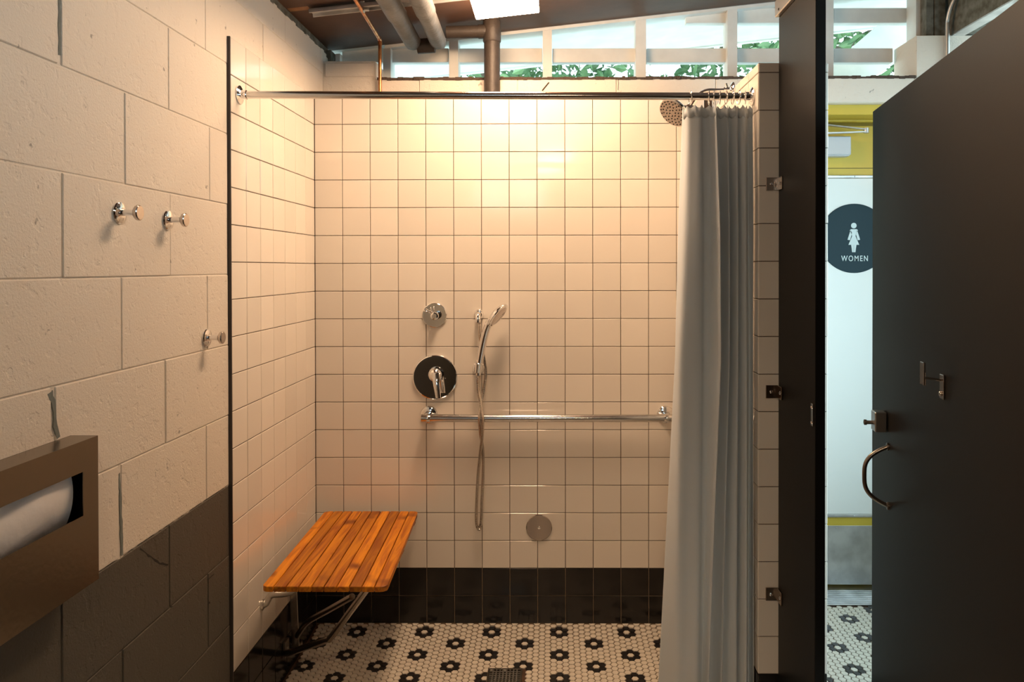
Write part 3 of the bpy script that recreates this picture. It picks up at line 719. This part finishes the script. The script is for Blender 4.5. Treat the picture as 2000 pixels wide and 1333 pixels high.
# curtain: key folds measured on the photo, (px at top, middle, bottom, distance off the rod line)
KEY = [(1337, 1325, 1295, .045), (1341, 1323, 1306, .018), (1347, 1326, 1322, -.030), (1357, 1345, 1340, -.046), (1367, 1365, 1358, -.055), (1374, 1374, 1366, -.035),
       (1386, 1385, 1371, -.030), (1394, 1397, 1377, -.055), (1397, 1402, 1381, -.075), (1398, 1403, 1382, -.030), (1401, 1404, 1386, .012),
       (1408, 1411, 1394, .004), (1416, 1417, 1402, -.022), (1421, 1422, 1409, -.045), (1423, 1423, 1412, .0), (1427, 1427, 1416, .010), (1433, 1433, 1425, -.018), (1440, 1439, 1438, -.034),
       (1443, 1442, 1441, .004), (1448, 1448, 1448, -.028), (1455, 1455, 1455, -.040), (1460, 1460, 1461, -.012), (1464, 1466, 1467, .012), (1470, 1472, 1472, -.012), (1476, 1478, 1478, -.026)]
ZTOP = U(1400, 207, y=yr).z; ZB = .06
def px2x(px): return U(px, 700, y=yr-.02).x
rows = []; NR = 46
for i in range(NR+1):
    s = i/NR; z = ZTOP+(ZB-ZTOP)*s
    pyz = 207+(1400-207)*s
    pts = []
    for kx, (a, m_, c, d) in enumerate(KEY):
        tt = (pyz-215)/(700-215) if pyz < 700 else (pyz-700)/(1250-700)
        tt = max(0, tt); px = a+(m_-a)*min(tt, 1)**.9 if pyz < 700 else m_+(c-m_)*tt
        amp = .42+.58*min(1, s*5)
        w = .006*sin(5*s+kx*1.3)*min(1, s*3)
        pts.append(Vector((px2x(px), yr+d*amp*.8+w-.004, 0)))
    P = smooth_path(pts, 5)
    for k, p in enumerate(P):
        sag = .010*abs(sin(k*.42))*max(0, 1-s*14); p.z = z-sag
        if p.x > XR-.004: p.x = XR-.004
    rows.append(P)
nC = len(rows[0]); vs = [p for r_ in rows for p in r_]
fs = [(i*nC+k, i*nC+k+1, (i+1)*nC+k+1, (i+1)*nC+k) for i in range(NR) for k in range(nC-1)]
mb = MB(); mb.add(vs, fs, 0, True); me = mesh_of(mb, 'cloth', M['curtain'], (px2x(1410), yr, ZTOP))
for e_ in me.edges: e_.use_edge_sharp = False
t = thing('shower_curtain', (px2x(1410), yr, ZTOP), 'grey-white fabric shower curtain bunched in folds at the right end of the rod', 'curtain')
o = link('cloth', me, WL[t], t); sm = o.modifiers.new('thick', 'SOLIDIFY'); sm.thickness = .0011; sm.offset = 0
# hem band at the top
hem = []
for off in (.0, .032):
    hem.append([p+Vector((0, -.0013, -off)) for p in rows[0]])
# follow the cloth a little lower down
i1 = 1
hm = MB(); vs = []
for k in range(nC):
    a = rows[0][k]; c = rows[1][k]; vs += [a+Vector((0, -.0016, 0)), a.lerp(c, .8)+Vector((0, -.0016, 0))]
hm.add(vs, [(2*k, 2*k+2, 2*k+3, 2*k+1) for k in range(nC-1)], 0, True)
o = obj('hem', hm, M['curtain'], t); sm = o.modifiers.new('thick', 'SOLIDIFY'); sm.thickness = .001; sm.offset = 0
RX = [(1351, 0), (1387, 2), (1397, 5), (1409, 8), (1421, 13), (1434, 16), (1446, 19), (1459, 21)]
ordn = ['standing apart at the free edge of the curtain', 'seventh', 'sixth', 'fifth', 'fourth', 'third', 'second', 'first']
proto = None
ringm = MB(); pth = []
for k in range(20):
    a = 2*pi*k/20; pth.append(Vector((0, .0158*cos(a), -.004+(.0158 if sin(a) > 0 else .024)*sin(a))))
ringm.tube(pth, .0013, 8, closed=True)
rm = mesh_of(ringm, 'curtain_ring', M['chrome'])
for k, (px, _) in enumerate(RX):
    x = px2x(px); o = link('curtain_ring', rm, (x, yr, zr), None, (0, 0, radians(random.uniform(-14, 14))))
    lab = 'thin chrome curtain ring '+ordn[0] if k == 0 else 'thin chrome curtain ring, %s from the right wall flange' % ordn[k]
    tag(o, lab, 'curtain ring', 'curtain rings on the shower rod')
# shower head
w0 = U(1432, 176, x=XR); yh = w0.y
t = thing('overhead_shower', w0, 'chrome shower head on a curved arm from the right tiled wall, behind the curtain rod', 'shower head')
mb = MB(); mb.lathe([(0, .026), (.003, .026), (.008, .018), (.012, .010)], (XR-.0006, yh, w0.z), (-1, 0, 0), 24); obj('arm_flange', mb, M['chrome'], t)
J = U(1347, 212, y=yh)
mb = MB(); mb.tube(smooth_path([w0, U(1405, 177, y=yh), U(1384, 177, y=yh), U(1370, 182, y=yh), U(1359, 194, y=yh), J], 5), .0068, 14)
mb.lathe([(-.012, .009), (.012, .009)], U(1420, 176, y=yh), (1, 0, 0), 12); mb.tube([U(1421, 174, y=yh), U(1418, 163, y=yh)], .0035, 8); obj('arm', mb, M['chrome'], t)
hn = Vector((-.62, -.42, -.66)).normalized(); hc = U(1316, 219, y=yh-.012)
mb = MB(); mb.lathe([(-.012, .011), (-.006, .0145), (.006, .0145), (.012, .010)], J, (J-hc), 16); obj('ball_joint', mb, M['chrome'], t)
mb = MB(); mb.lathe([(-.030, .010), (-.022, .018), (-.012, .040), (-.004, .0530), (.0, .0555), (.004, .0550), (.006, .052)], hc, hn, 36)
mb.tube([J, hc-hn*.026], .009, 12); hd = obj('head', mb, M['chrome'], t)
mb = MB(); mb.lathe([(.0058, .051), (.0072, .049)], hc, hn, 32); fc_ = obj('spray_face', mb, M['plate'], hd)
mb = MB(); u_ = hn.orthogonal().normalized(); v_ = hn.cross(u_)
for rr, n in ((.012, 6), (.024, 12), (.036, 16), (.045, 20)):
    for k in range(n):
        a = 2*pi*k/n+rr*40; mb.lathe([(0, .0026), (.0018, .0018)], hc+hn*.0071+(u_*cos(a)+v_*sin(a))*rr, hn, 6)
o = obj('nozzles', mb, M['dark'], hd); o['kind'] = 'stuff'
# diverter
c = U(849, 616, y=0); N = Vector((0, -1, 0))
t = thing('diverter_valve', c, 'small round chrome diverter with a thin lever, above the big valve plate', 'valve')
mb = MB(); mb.lathe([(.0005, .0485), (.003, .049), (.007, .0475), (.008, .046)], c, N, 48); obj('escutcheon', mb, M['chrome'], t)
k = U(850, 617, y=-.03); mb = MB(); mb.lathe([(-.024, .015), (.0, .0165), (.016, .0165), (.021, .014), (.023, .009)], k, N, 24); obj('knob', mb, M['chrome'], t)
mb = MB(); mb.tube([U(843, 613, y=-.038), U(826, 606, y=-.045)], [.003, .0022], 10); mb.tube([U(843, 611, y=-.04), U(841, 601, y=-.045)], [.003, .002], 8); obj('lever', mb, M['chrome'], t)
# mixing valve
c = U(850, 737, y=0)
t = thing('mixing_valve', c, 'large round chrome shower valve plate with a drop lever', 'valve')
mb = MB(); mb.lathe([(.0005, .0875), (.004, .0885), (.009, .086), (.0105, .083)], c, N, 64); obj('escutcheon', mb, M['chrome'], t)
k = U(850, 733, y=-.035); mb = MB(); mb.lathe([(-.026, .030), (-.004, .028), (.008, .025), (.016, .018), (.02, .008)], k, N, 32); obj('hub', mb, M['chrome'], t)
mb = MB(); lv = [U(851, 728, y=-.050), U(852, 745, y=-.060), U(854, 762, y=-.066), U(856, 778, y=-.070)]
P = smooth_path(lv, 4); ww = [.016-.006*i/(len(P)-1) for i in range(len(P))]; vs = []
for p, w in zip(P, ww):
    for q in range(10): a = 2*pi*q/10; vs.append(p+Vector((w*cos(a), w*.45*sin(a), 0)))
n = len(P); mb.add(vs, [(i*10+q, i*10+(q+1) % 10, (i+1)*10+(q+1) % 10, (i+1)*10+q) for i in range(n-1) for q in range(10)]+[tuple(range(10)), tuple((n-1)*10+q for q in range(10))], 0, True)
obj('lever', mb, M['chrome'], t)
mb = MB(); mb.lathe([(0, .004), (.002, .003)], U(864, 745, y=-.045), (1, -.5, 0), 8); obj('temperature_stop', mb, M['chrome'], t)
# hand shower: supply elbow, hose, holder, handset
c = U(935.5, 614, y=0)
t = thing('hand_shower', c, 'chrome hand shower in its holder with a long looped metal hose', 'hand shower')
mb = MB(); mb.lathe([(.0005, .019), (.003, .0195), (.010, .016), (.014, .012)], c, N, 24)
mb.tube(smooth_path([c+N*.01, c+N*.034, c+N*.045+Vector((0, 0, -.008)), c+N*.048+Vector((0, 0, -.030))], 5), [.0105]*15+[.0095], 14)
obj('wall_elbow', mb, M['chrome'], t)
h = U(935, 719, y=0)
mb = MB(); mb.lathe([(.0005, .0235), (.006, .024), (.010, .020), (.03, .013)], h, N, 28); hp_ = U(934, 718, y=-.052)
mb.lathe([(-.020, .0135), (-.018, .016), (.018, .0175), (.020, .015)], hp_, (.12, -.15, 1), 20); obj('holder', mb, M['chrome'], t)
hs = [U(934, 733, y=-.052), U(936, 712, y=-.055), U(941, 682, y=-.062), U(947, 655, y=-.070), U(955, 632, y=-.080), U(964, 620, y=-.085)]
P = smooth_path(hs, 4); rr = [.0105+.0040*sin(pi*i/(len(P)-1)*.8) for i in range(len(P))]
mb = MB(); mb.tube(P, rr, 14); hn2 = Vector((.74, -.30, -.60)).normalized(); hc2 = U(972, 616, y=-.088)
hd2 = obj('handset', mb, M['chrome'], t)
mb = MB()
u_ = Vector((.62, 0, .78)); u_ = (u_-hn2*u_.dot(hn2)).normalized(); v_ = hn2.cross(u_)
vs = []; prof = [(-.020, .25), (-.017, .55), (-.010, .85), (-.002, .98), (.003, 1.0), (.006, .95), (.007, .85)]; n = 28
for d_, s_ in prof:
    for k in range(n): a = 2*pi*k/n; vs.append(hc2+hn2*d_+u_*.054*s_*cos(a)+v_*.044*s_*sin(a))
mb.add(vs, [(i*n+k, i*n+(k+1) % n, (i+1)*n+(k+1) % n, (i+1)*n+k) for i in range(len(prof)-1) for k in range(n)]+[tuple(range(n)), tuple((len(prof)-1)*n+k for k in range(n))], 0, True)
obj('spray_head', mb, M['chrome'], hd2)
mb = MB(); vs = []
for d_, s_ in ((.0068, .80), (.0078, .76)):
    for k in range(n): a = 2*pi*k/n; vs.append(hc2+hn2*d_+u_*.054*s_*cos(a)+v_*.044*s_*sin(a))
mb.add(vs, [(k, (k+1) % n, n+(k+1) % n, n+k) for k in range(n)]+[tuple(range(n)), tuple(n+k for k in range(n))], 0, True)
mb.lathe([(0, .004), (.006, .003)], hc2+hn2*.004-u_*.045, hn2, 8)
obj('spray_face', mb, M['plate'], hd2)
hz = [(936, 632, -.048), (937, 655, -.045), (941, 680, -.036), (946, 705, -.03), (948.5, 730, -.028), (945, 760, -.03), (940, 785, -.035), (936.5, 812, -.072), (938, 845, -.066), (943, 880, -.045), (943.5, 930, -.036), (941, 980, -.035), (940, 1015, -.035),
      (937.5, 1032, -.036), (934, 1034, -.037), (930.5, 1020, -.038), (931, 980, -.038), (933.5, 930, -.042), (938, 885, -.055), (942, 850, -.074), (942.5, 815, -.078), (938, 785, -.060), (934, 762, -.055), (933, 735, -.052)]
P = smooth_path([U(a, b_, y=c_) for a, b_, c_ in hz], 12)
P2 = []; 
for i in range(len(P)-1):
    n = max(1, int((P[i+1]-P[i]).length/.0016))
    for k in range(n): P2.append(P[i].lerp(P[i+1], k/n))
mb = MB(); mb.tube(P2, [.0056+(.0008 if i % 3 == 0 else 0) for i in range(len(P2))], 8); obj('hose', mb, M['hose'], t)
# grab bar
gy = -.052; l = U(838, 811, y=0); r_ = U(1300, 811, y=0); zg = U(1070, 817.5, y=gy).z
t = thing('grab_bar', (l.x, 0, l.z), 'horizontal stainless grab bar across the back shower wall', 'grab bar')
mb = MB(); mb.tube(smooth_path([(l.x, -.004, zg), (l.x+.001, gy+.014, zg), (l.x+.016, gy, zg), (l.x+.05, gy, zg), (r_.x-.05, gy, zg), (r_.x-.016, gy, zg), (r_.x-.001, gy+.014, zg), (r_.x, -.004, zg)], 6), .0152, 20); obj('bar', mb, M['rod'], t)
for x in (l.x, r_.x):
    mb = MB(); mb.lathe([(.0005, .0345), (.004, .035), (.010, .031), (.013, .022), (.014, .016)], (x, 0, zg+.004), N, 32); obj('flange', mb, M['chrome'], t)
# round cover plate
c = U(1053, 1031, y=0); M['cover'] = mat('cover_steel', (.40, .35, .32), .13, 1); t = thing('cover_plate', c, 'round satin cover plate low on the back wall below the grab bar', 'cover plate')
mb = MB(); mb.lathe([(.0005, .0505), (.003, .0508), (.0045, .049)], c, N, 48); obj('disc', mb, M['cover'], t)
mb = MB(); mb.lathe([(.0045, .006), (.0055, .0055), (.006, .003)], c, N, 12); obj('screw', mb, M['chrome'], t)
# floor drain
zd = floor_z(drain_c.x, drain_c.y)+.0015; D0 = Vector((drain_c.x, drain_c.y, zd)); h = DW/2
t = thing('floor_drain', D0, 'square dark metal drain grate in the mosaic shower floor', 'drain')
mb = MB(); w = .007
mb.box(D0+Vector((-h, -h, -.004)), D0+Vector((h, -h+w, .001)), ch=.0008); mb.box(D0+Vector((-h, h-w, -.004)), D0+Vector((h, h, .001)), ch=.0008)
mb.box(D0+Vector((-h, -h+w, -.004)), D0+Vector((-h+w, h-w, .001)), ch=.0008); mb.box(D0+Vector((h-w, -h+w, -.004)), D0+Vector((h, h-w, .001)), ch=.0008)
obj('drain_frame', mb, M['steel_dark'], t)
mb = MB(); n = 9; st = (DW-2*w)/n
for i in range(1, n):
    x = -h+w+i*st
    mb.box(D0+Vector((x-.0021, -h+w, -.003)), D0+Vector((x+.0021, h-w, .0004)), ch=.0006); mb.box(D0+Vector((-h+w, x-.0016, -.0032)), D0+Vector((h-w, x+.0016, 0)), ch=.0006)
obj('grate', mb, M['brushed'], t)
mb = MB(); mb.box(D0+Vector((-h+w, -h+w, -.008)), D0+Vector((h-w, h-w, -.0045))); obj('drain_well', mb, M['dark'], t)
# ================================================================== FOLD-DOWN SEAT
SZ = .460; tilt = radians(1.3)
c00 = U(512, 1143, z=SZ); c01 = U(635, 998, z=SZ); c10 = U(754, 1150, z=SZ); c11 = U(817, 1000, z=SZ)
yb0 = (c01.y+c11.y)/2; yf0 = (c00.y+c10.y)/2
t = thing('fold_down_seat', ((c00.x+c11.x)/2, (yb0+yf0)/2, SZ), 'orange teak slatted fold-down shower seat on a steel frame, fixed to the left tiled wall', 'shower seat')
NS = 10; ys0, ys1 = yf0, yb0; Ls = ys1-ys0
def edge(s, yy):     # x across the seat at fraction s, at depth yy
    f_ = (yy-ys0)/Ls; a = c00.x+(c01.x-c00.x)*f_; c = c10.x+(c11.x-c10.x)*f_; return a+(c-a)*s
for i in range(NS):
    s0 = i/NS; s1 = (i+1)/NS; g_ = .0016
    mb = MB(); rr = .020
    L0, R0 = edge(s0, ys0)+g_, edge(s1, ys0)-g_; L1, R1 = edge(s0, ys1)+g_, edge(s1, ys1)-g_
    pts = []
    def crn(cx_, cy_, a0, a1):
        for q in range(6): a = a0+(a1-a0)*q/5; pts.append(Vector((cx_+rr*cos(a), cy_+rr*sin(a), SZ)))
    if i == 0: crn(L0+rr, ys0+rr, pi, 1.5*pi); pts += [Vector((R0, ys0, SZ)), Vector((R1, ys1, SZ))]; crn(L1+rr, ys1-rr, .5*pi, pi)
    elif i == NS-1: pts += [Vector((L0, ys0, SZ))]; crn(R0-rr, ys0+rr, 1.5*pi, 2*pi); crn(R1-rr, ys1-rr, 0, .5*pi); pts += [Vector((L1, ys1, SZ))]
    else: pts = [Vector((L0, ys0, SZ)), Vector((R0, ys0, SZ)), Vector((R1, ys1, SZ)), Vector((L1, ys1, SZ))]
    cen = sum(pts, Vector())/len(pts)
    top = [cen+(p-cen)*Vector((1, 1, 1)).x for p in pts]
    # small round-over on the top edge
    ins = [Vector((p.x+(.0016 if p.x < cen.x else -.0016), p.y+(.0016 if p.y < cen.y else -.0016), p.z)) for p in pts]
    low = [p+Vector((0, 0, -.0016)) for p in pts]; bot = [p+Vector((0, 0, -.016)) for p in pts]; n = len(pts)
    mb.add(ins+low+bot, [tuple(range(n)), tuple(range(2*n, 3*n))]+[(k, (k+1) % n, n+(k+1) % n, n+k) for k in range(n)]+[(n+k, n+(k+1) % n, 2*n+(k+1) % n, 2*n+k) for k in range(n)])
    obj('slat', mb, M['teak'], t, at=cen+Vector((0, 0, -.008)))
for yy in (ys0+.06, (ys0+ys1)/2, ys1-.06):
    mb = MB(); bar(mb, (edge(.06, yy), yy, SZ-.0245), (edge(.985, yy), yy, SZ-.0245), .034, .0165); obj('cross_batten', mb, M['teak'] if yy > ys1-.1 else M['wood'], t)
zt_ = SZ-.045; r8 = .0085
mb = MB()
for s in (.12, .86): mb.tube([(edge(s, ys0+.09), ys0+.09, zt_), (edge(s, ys1-.06), ys1-.06, zt_)], r8, 12)
for yy in (ys0+.11, ys1-.06): mb.tube([(edge(.12, yy), yy, zt_), (edge(.86, yy), yy, zt_)], r8, 12)
obj('seat_frame', mb, M['brushed'], t)
e0 = U(512, 1182, x=.001)
for k, yy in enumerate((e0.y, -.14)):
    z_ = e0.z
    mb = MB(); mb.lathe([(0, .017), (.004, .017), (.008, .012)], (.0005, yy, z_), (1, 0, 0), 18)
    mb.tube(smooth_path([(.002, yy, z_), (.014, yy, z_+.004), (.022, yy, z_+.02), (.034, yy, z_+.032), (.075, yy, z_+.036), (.105, yy, z_+.050), (.118, yy, zt_-.002)], 5), .0105, 14)
    obj('hinge_arm', mb, M['brushed'], t)
# wall plate bars
pt_ = U(575, 1160, x=.001); pb_ = U(573, 1261, x=.001); mb = MB()
mb.box((.0008, pb_.y-.030, .035), (.007, pb_.y+.024, pt_.z+.02), ch=.001); mb.box((.0008, -.62, .26), (.006, -.05, .29), ch=.001)
mb = MB(); q0 = U(567, 1158, y=-.30); q1 = U(583, 1262, y=-.30)
mb.obox(((q0.x+q1.x)/2, -.30, (q0.z+q1.z)/2+.02), (.026, .006, (q0.z-q1.z)+.05), Matrix.Rotation(radians(-2), 3, 'Y'), ch=.001)
obj('leg_bar', mb, M['leg'], t)
A1 = U(717, 1158, y=-.655); A1.z = zt_+.004; A2 = U(642, 1252, y=-.56); A3 = U(556, 1277, y=-.38)
B1 = U(688, 1166, y=-.62); B2 = U(596, 1218, y=-.38); B3 = U(570, 1262, y=-.22)
mb = MB(); mb.tube(smooth_path([A1, A1.lerp(A2, .5), A1.lerp(A2, .93), A2+Vector((-.012, .012, -.004)), A2.lerp(A3, .5), A3, A3+Vector((-.03, .02, .004))], 5), .0108, 14); obj('drop_leg', mb, M['leg'], t)
mb = MB(); mb.tube(smooth_path([B1, B1.lerp(B2, .5), B1.lerp(B2, .92), B2.lerp(B3, .3), B3, Vector((.012, -.2, B3.z))], 5), .0100, 14); obj('brace', mb, M['leg'], t)
mb = MB()
for (px, py) in ((560, 1268),):
    p = U(px, py, x=.008); mb.box((.0005, p.y-.02, p.z-.025), (.010, p.y+.02, p.z+.03), ch=.001); mb.tube([(.004, p.y, p.z), (A3.x, p.y+.0, A3.z)], .007, 10)
obj('wall_pivot', mb, M['steel_dark'], t)
# ================================================================== LEFT WALL THINGS
def hook(p, label):
    t = thing('robe_hook', p, label, 'hook', 'robe hooks on the block wall')
    X = Vector((1, 0, 0)); o_ = Vector((XL+.0006, p.y, p.z))
    mb = MB(); mb.lathe([(0, .0235), (.003, .0240), (.006, .0225), (.008, .018), (.010, .011)], o_, X, 32); obj('base', mb, M['chrome'], t)
    mb = MB(); mb.lathe([(.008, .0070), (.038, .0070)], o_, X, 20); obj('stem', mb, M['chrome'], t)
    mb = MB(); mb.lathe([(.033, .0072), (.036, .0120), (.040, .0165), (.043, .0172), (.046, .0165), (.0475, .0145)], o_, X, 32); obj('knob', mb, M['plate'], t)
hook(U(231, 416, x=XL), 'round chrome robe hook farthest left on the block wall, left of the upper pair')
hook(U(326, 430, x=XL), 'round chrome robe hook on the block wall, right of the upper pair')
hook(U(402, 660, x=XL), 'lowest round chrome robe hook, next to the dark tile edge strip')
# seat-cover / towel dispenser
XF = .045; a = U(190, 851, x=XF); c = U(193, 1130, x=XF); z1 = a.z; z0 = c.z; y1 = a.y; y0 = y1-.405; th = .0012
t = thing('paper_dispenser', (XL, (y0+y1)/2, (z0+z1)/2), 'stainless steel dispenser on the block wall with white paper in its slot', 'dispenser')
s0 = U(161, 922, x=XF); s1 = U(161, 1008, x=XF); ya1 = s0.y; ya0 = y0+(y1-ya1); zu, zl2 = s0.z, s1.z
mb = MB()
mb.box((XL+.001, y0, z0), (XF, y0+th, z1)); mb.box((XL+.001, y1-th, z0), (XF, y1, z1)); mb.box((XL+.001, y0, z1-th), (XF, y1, z1)); mb.box((XL+.001, y0, z0), (XF, y1, z0+th)); mb.box((XL+.001, y0, z0), (XL+.002, y1, z1))
obj('box', mb, M['steel_box'], t)
mb = MB(); X_ = XF
def fp(pts): mb.prism([(X_, y, z) for y, z in pts], (.0014, 0, 0))
ym = (ya0+ya1)/2
# front sheet around a slot whose upper edge dips in the middle
fp([(y1, z0), (y1, z1), (ya1, z1), (ya1, z0)]); fp([(ya0, z0), (ya0, z1), (y0, z1), (y0, z0)])
fp([(ya1, z0), (ya1, zl2), (ya0, zl2), (ya0, z0)])
dip = [(ya1+(ya0-ya1)*k/16, zu) for k in range(17)]
for k in range(16): fp([(dip[k][0], z1), (dip[k][0], dip[k][1]), (dip[k+1][0], dip[k+1][1]), (dip[k+1][0], z1)])
obj('front_panel', mb, M['steel_box'], t)
mb = MB(); n = 12; vs = []
for j in range(n+1):
    f_ = j/n
    for k in range(13):
        s = k/12; y = ya1-.006+(ya0-ya1+.012)*s
        vs.append((XF-.010-.020*abs(2*f_-1)**2-.004*sin(9*s+3*f_), y, zl2-.02+(zu-zl2+.05)*f_))
m_ = len(vs); vs += [(x-.006, y, z) for x, y, z in vs]
fs = [(j*13+k, j*13+k+1, (j+1)*13+k+1, (j+1)*13+k) for j in range(n) for k in range(12)]
fs += [tuple(m_+i for i in f) for f in fs]
mb.add(vs, fs, 0, True); obj('paper', mb, M['paper'], t)
# ================================================================== OUTSIDE
b = MB(); b.box((-14, .9, -.5), (18, 26, -.12)); struct('ground', b, M['ground'])
def leaf_cloud(cx_, cy_, cz_, rx, ry, rz, n, seed, size=.05):
    rnd = random.Random(seed); vs = []; fs = []
    for i in range(n):
        while True:
            p = Vector((rnd.uniform(-1, 1), rnd.uniform(-1, 1), rnd.uniform(-1, 1)))
            if .25 < p.length < 1: break
        p = Vector((cx_+p.x*rx, cy_+p.y*ry, cz_+p.z*rz)); u = Vector((rnd.gauss(0, 1), rnd.gauss(0, 1), rnd.gauss(0, .7))).normalized()
        w = u.cross(Vector((rnd.gauss(0, 1), rnd.gauss(0, 1), rnd.gauss(0, 1)))).normalized(); L_ = size*rnd.uniform(.7, 1.4); q = u.cross(w)*L_*.16; o = len(vs)
        vs += [p-u*L_, p+w*L_*.5-u*L_*.2+q, p+w*L_*.38+u*L_*.5+q, p+u*L_*1.05, p-w*L_*.38+u*L_*.5+q, p-w*L_*.5-u*L_*.2+q]
        fs += [(o, o+1, o+2, o+3), (o, o+3, o+4, o+5)]
    return MB().add(vs, fs)
def tree(x, y, h, cr, n, seed, label):
    t = thing('tree', (x, y, -.12), label, 'tree', 'trees beyond the clerestory')
    rnd = random.Random(seed); mb = MB(); mb.tube(smooth_path([(x, y, -.12), (x+.05, y, h*.3), (x-.04, y+.05, h*.6), (x, y, h*.9)], 4), [.11-.005*i for i in range(13)], 10); obj('trunk', mb, M['bark'], t)
    for k in range(7):
        a = k*2.4; z = h*(.35+.07*k); mb = MB(); mb.tube(smooth_path([(x, y, z), (x+cr*.45*cos(a), y+cr*.45*sin(a), z+.25), (x+cr*.9*cos(a), y+cr*.9*sin(a), z+.45)], 4), [.035-.003*i for i in range(9)], 7); obj('branch', mb, M['bark'], t)
    o = obj('foliage', leaf_cloud(x, y, h*.75, cr, cr, h*.5, n, seed), M['leaf'], t); o['kind'] = 'stuff'
tree(.35, 3.7, 4.2, 1.45, 8500, 11, 'leafy green tree beyond the clerestory, behind the left and middle studs')
tree(3.3, 3.5, 4.6, 1.45, 8500, 12, 'leafy green tree beyond the clerestory, between the lamp and the stall door')
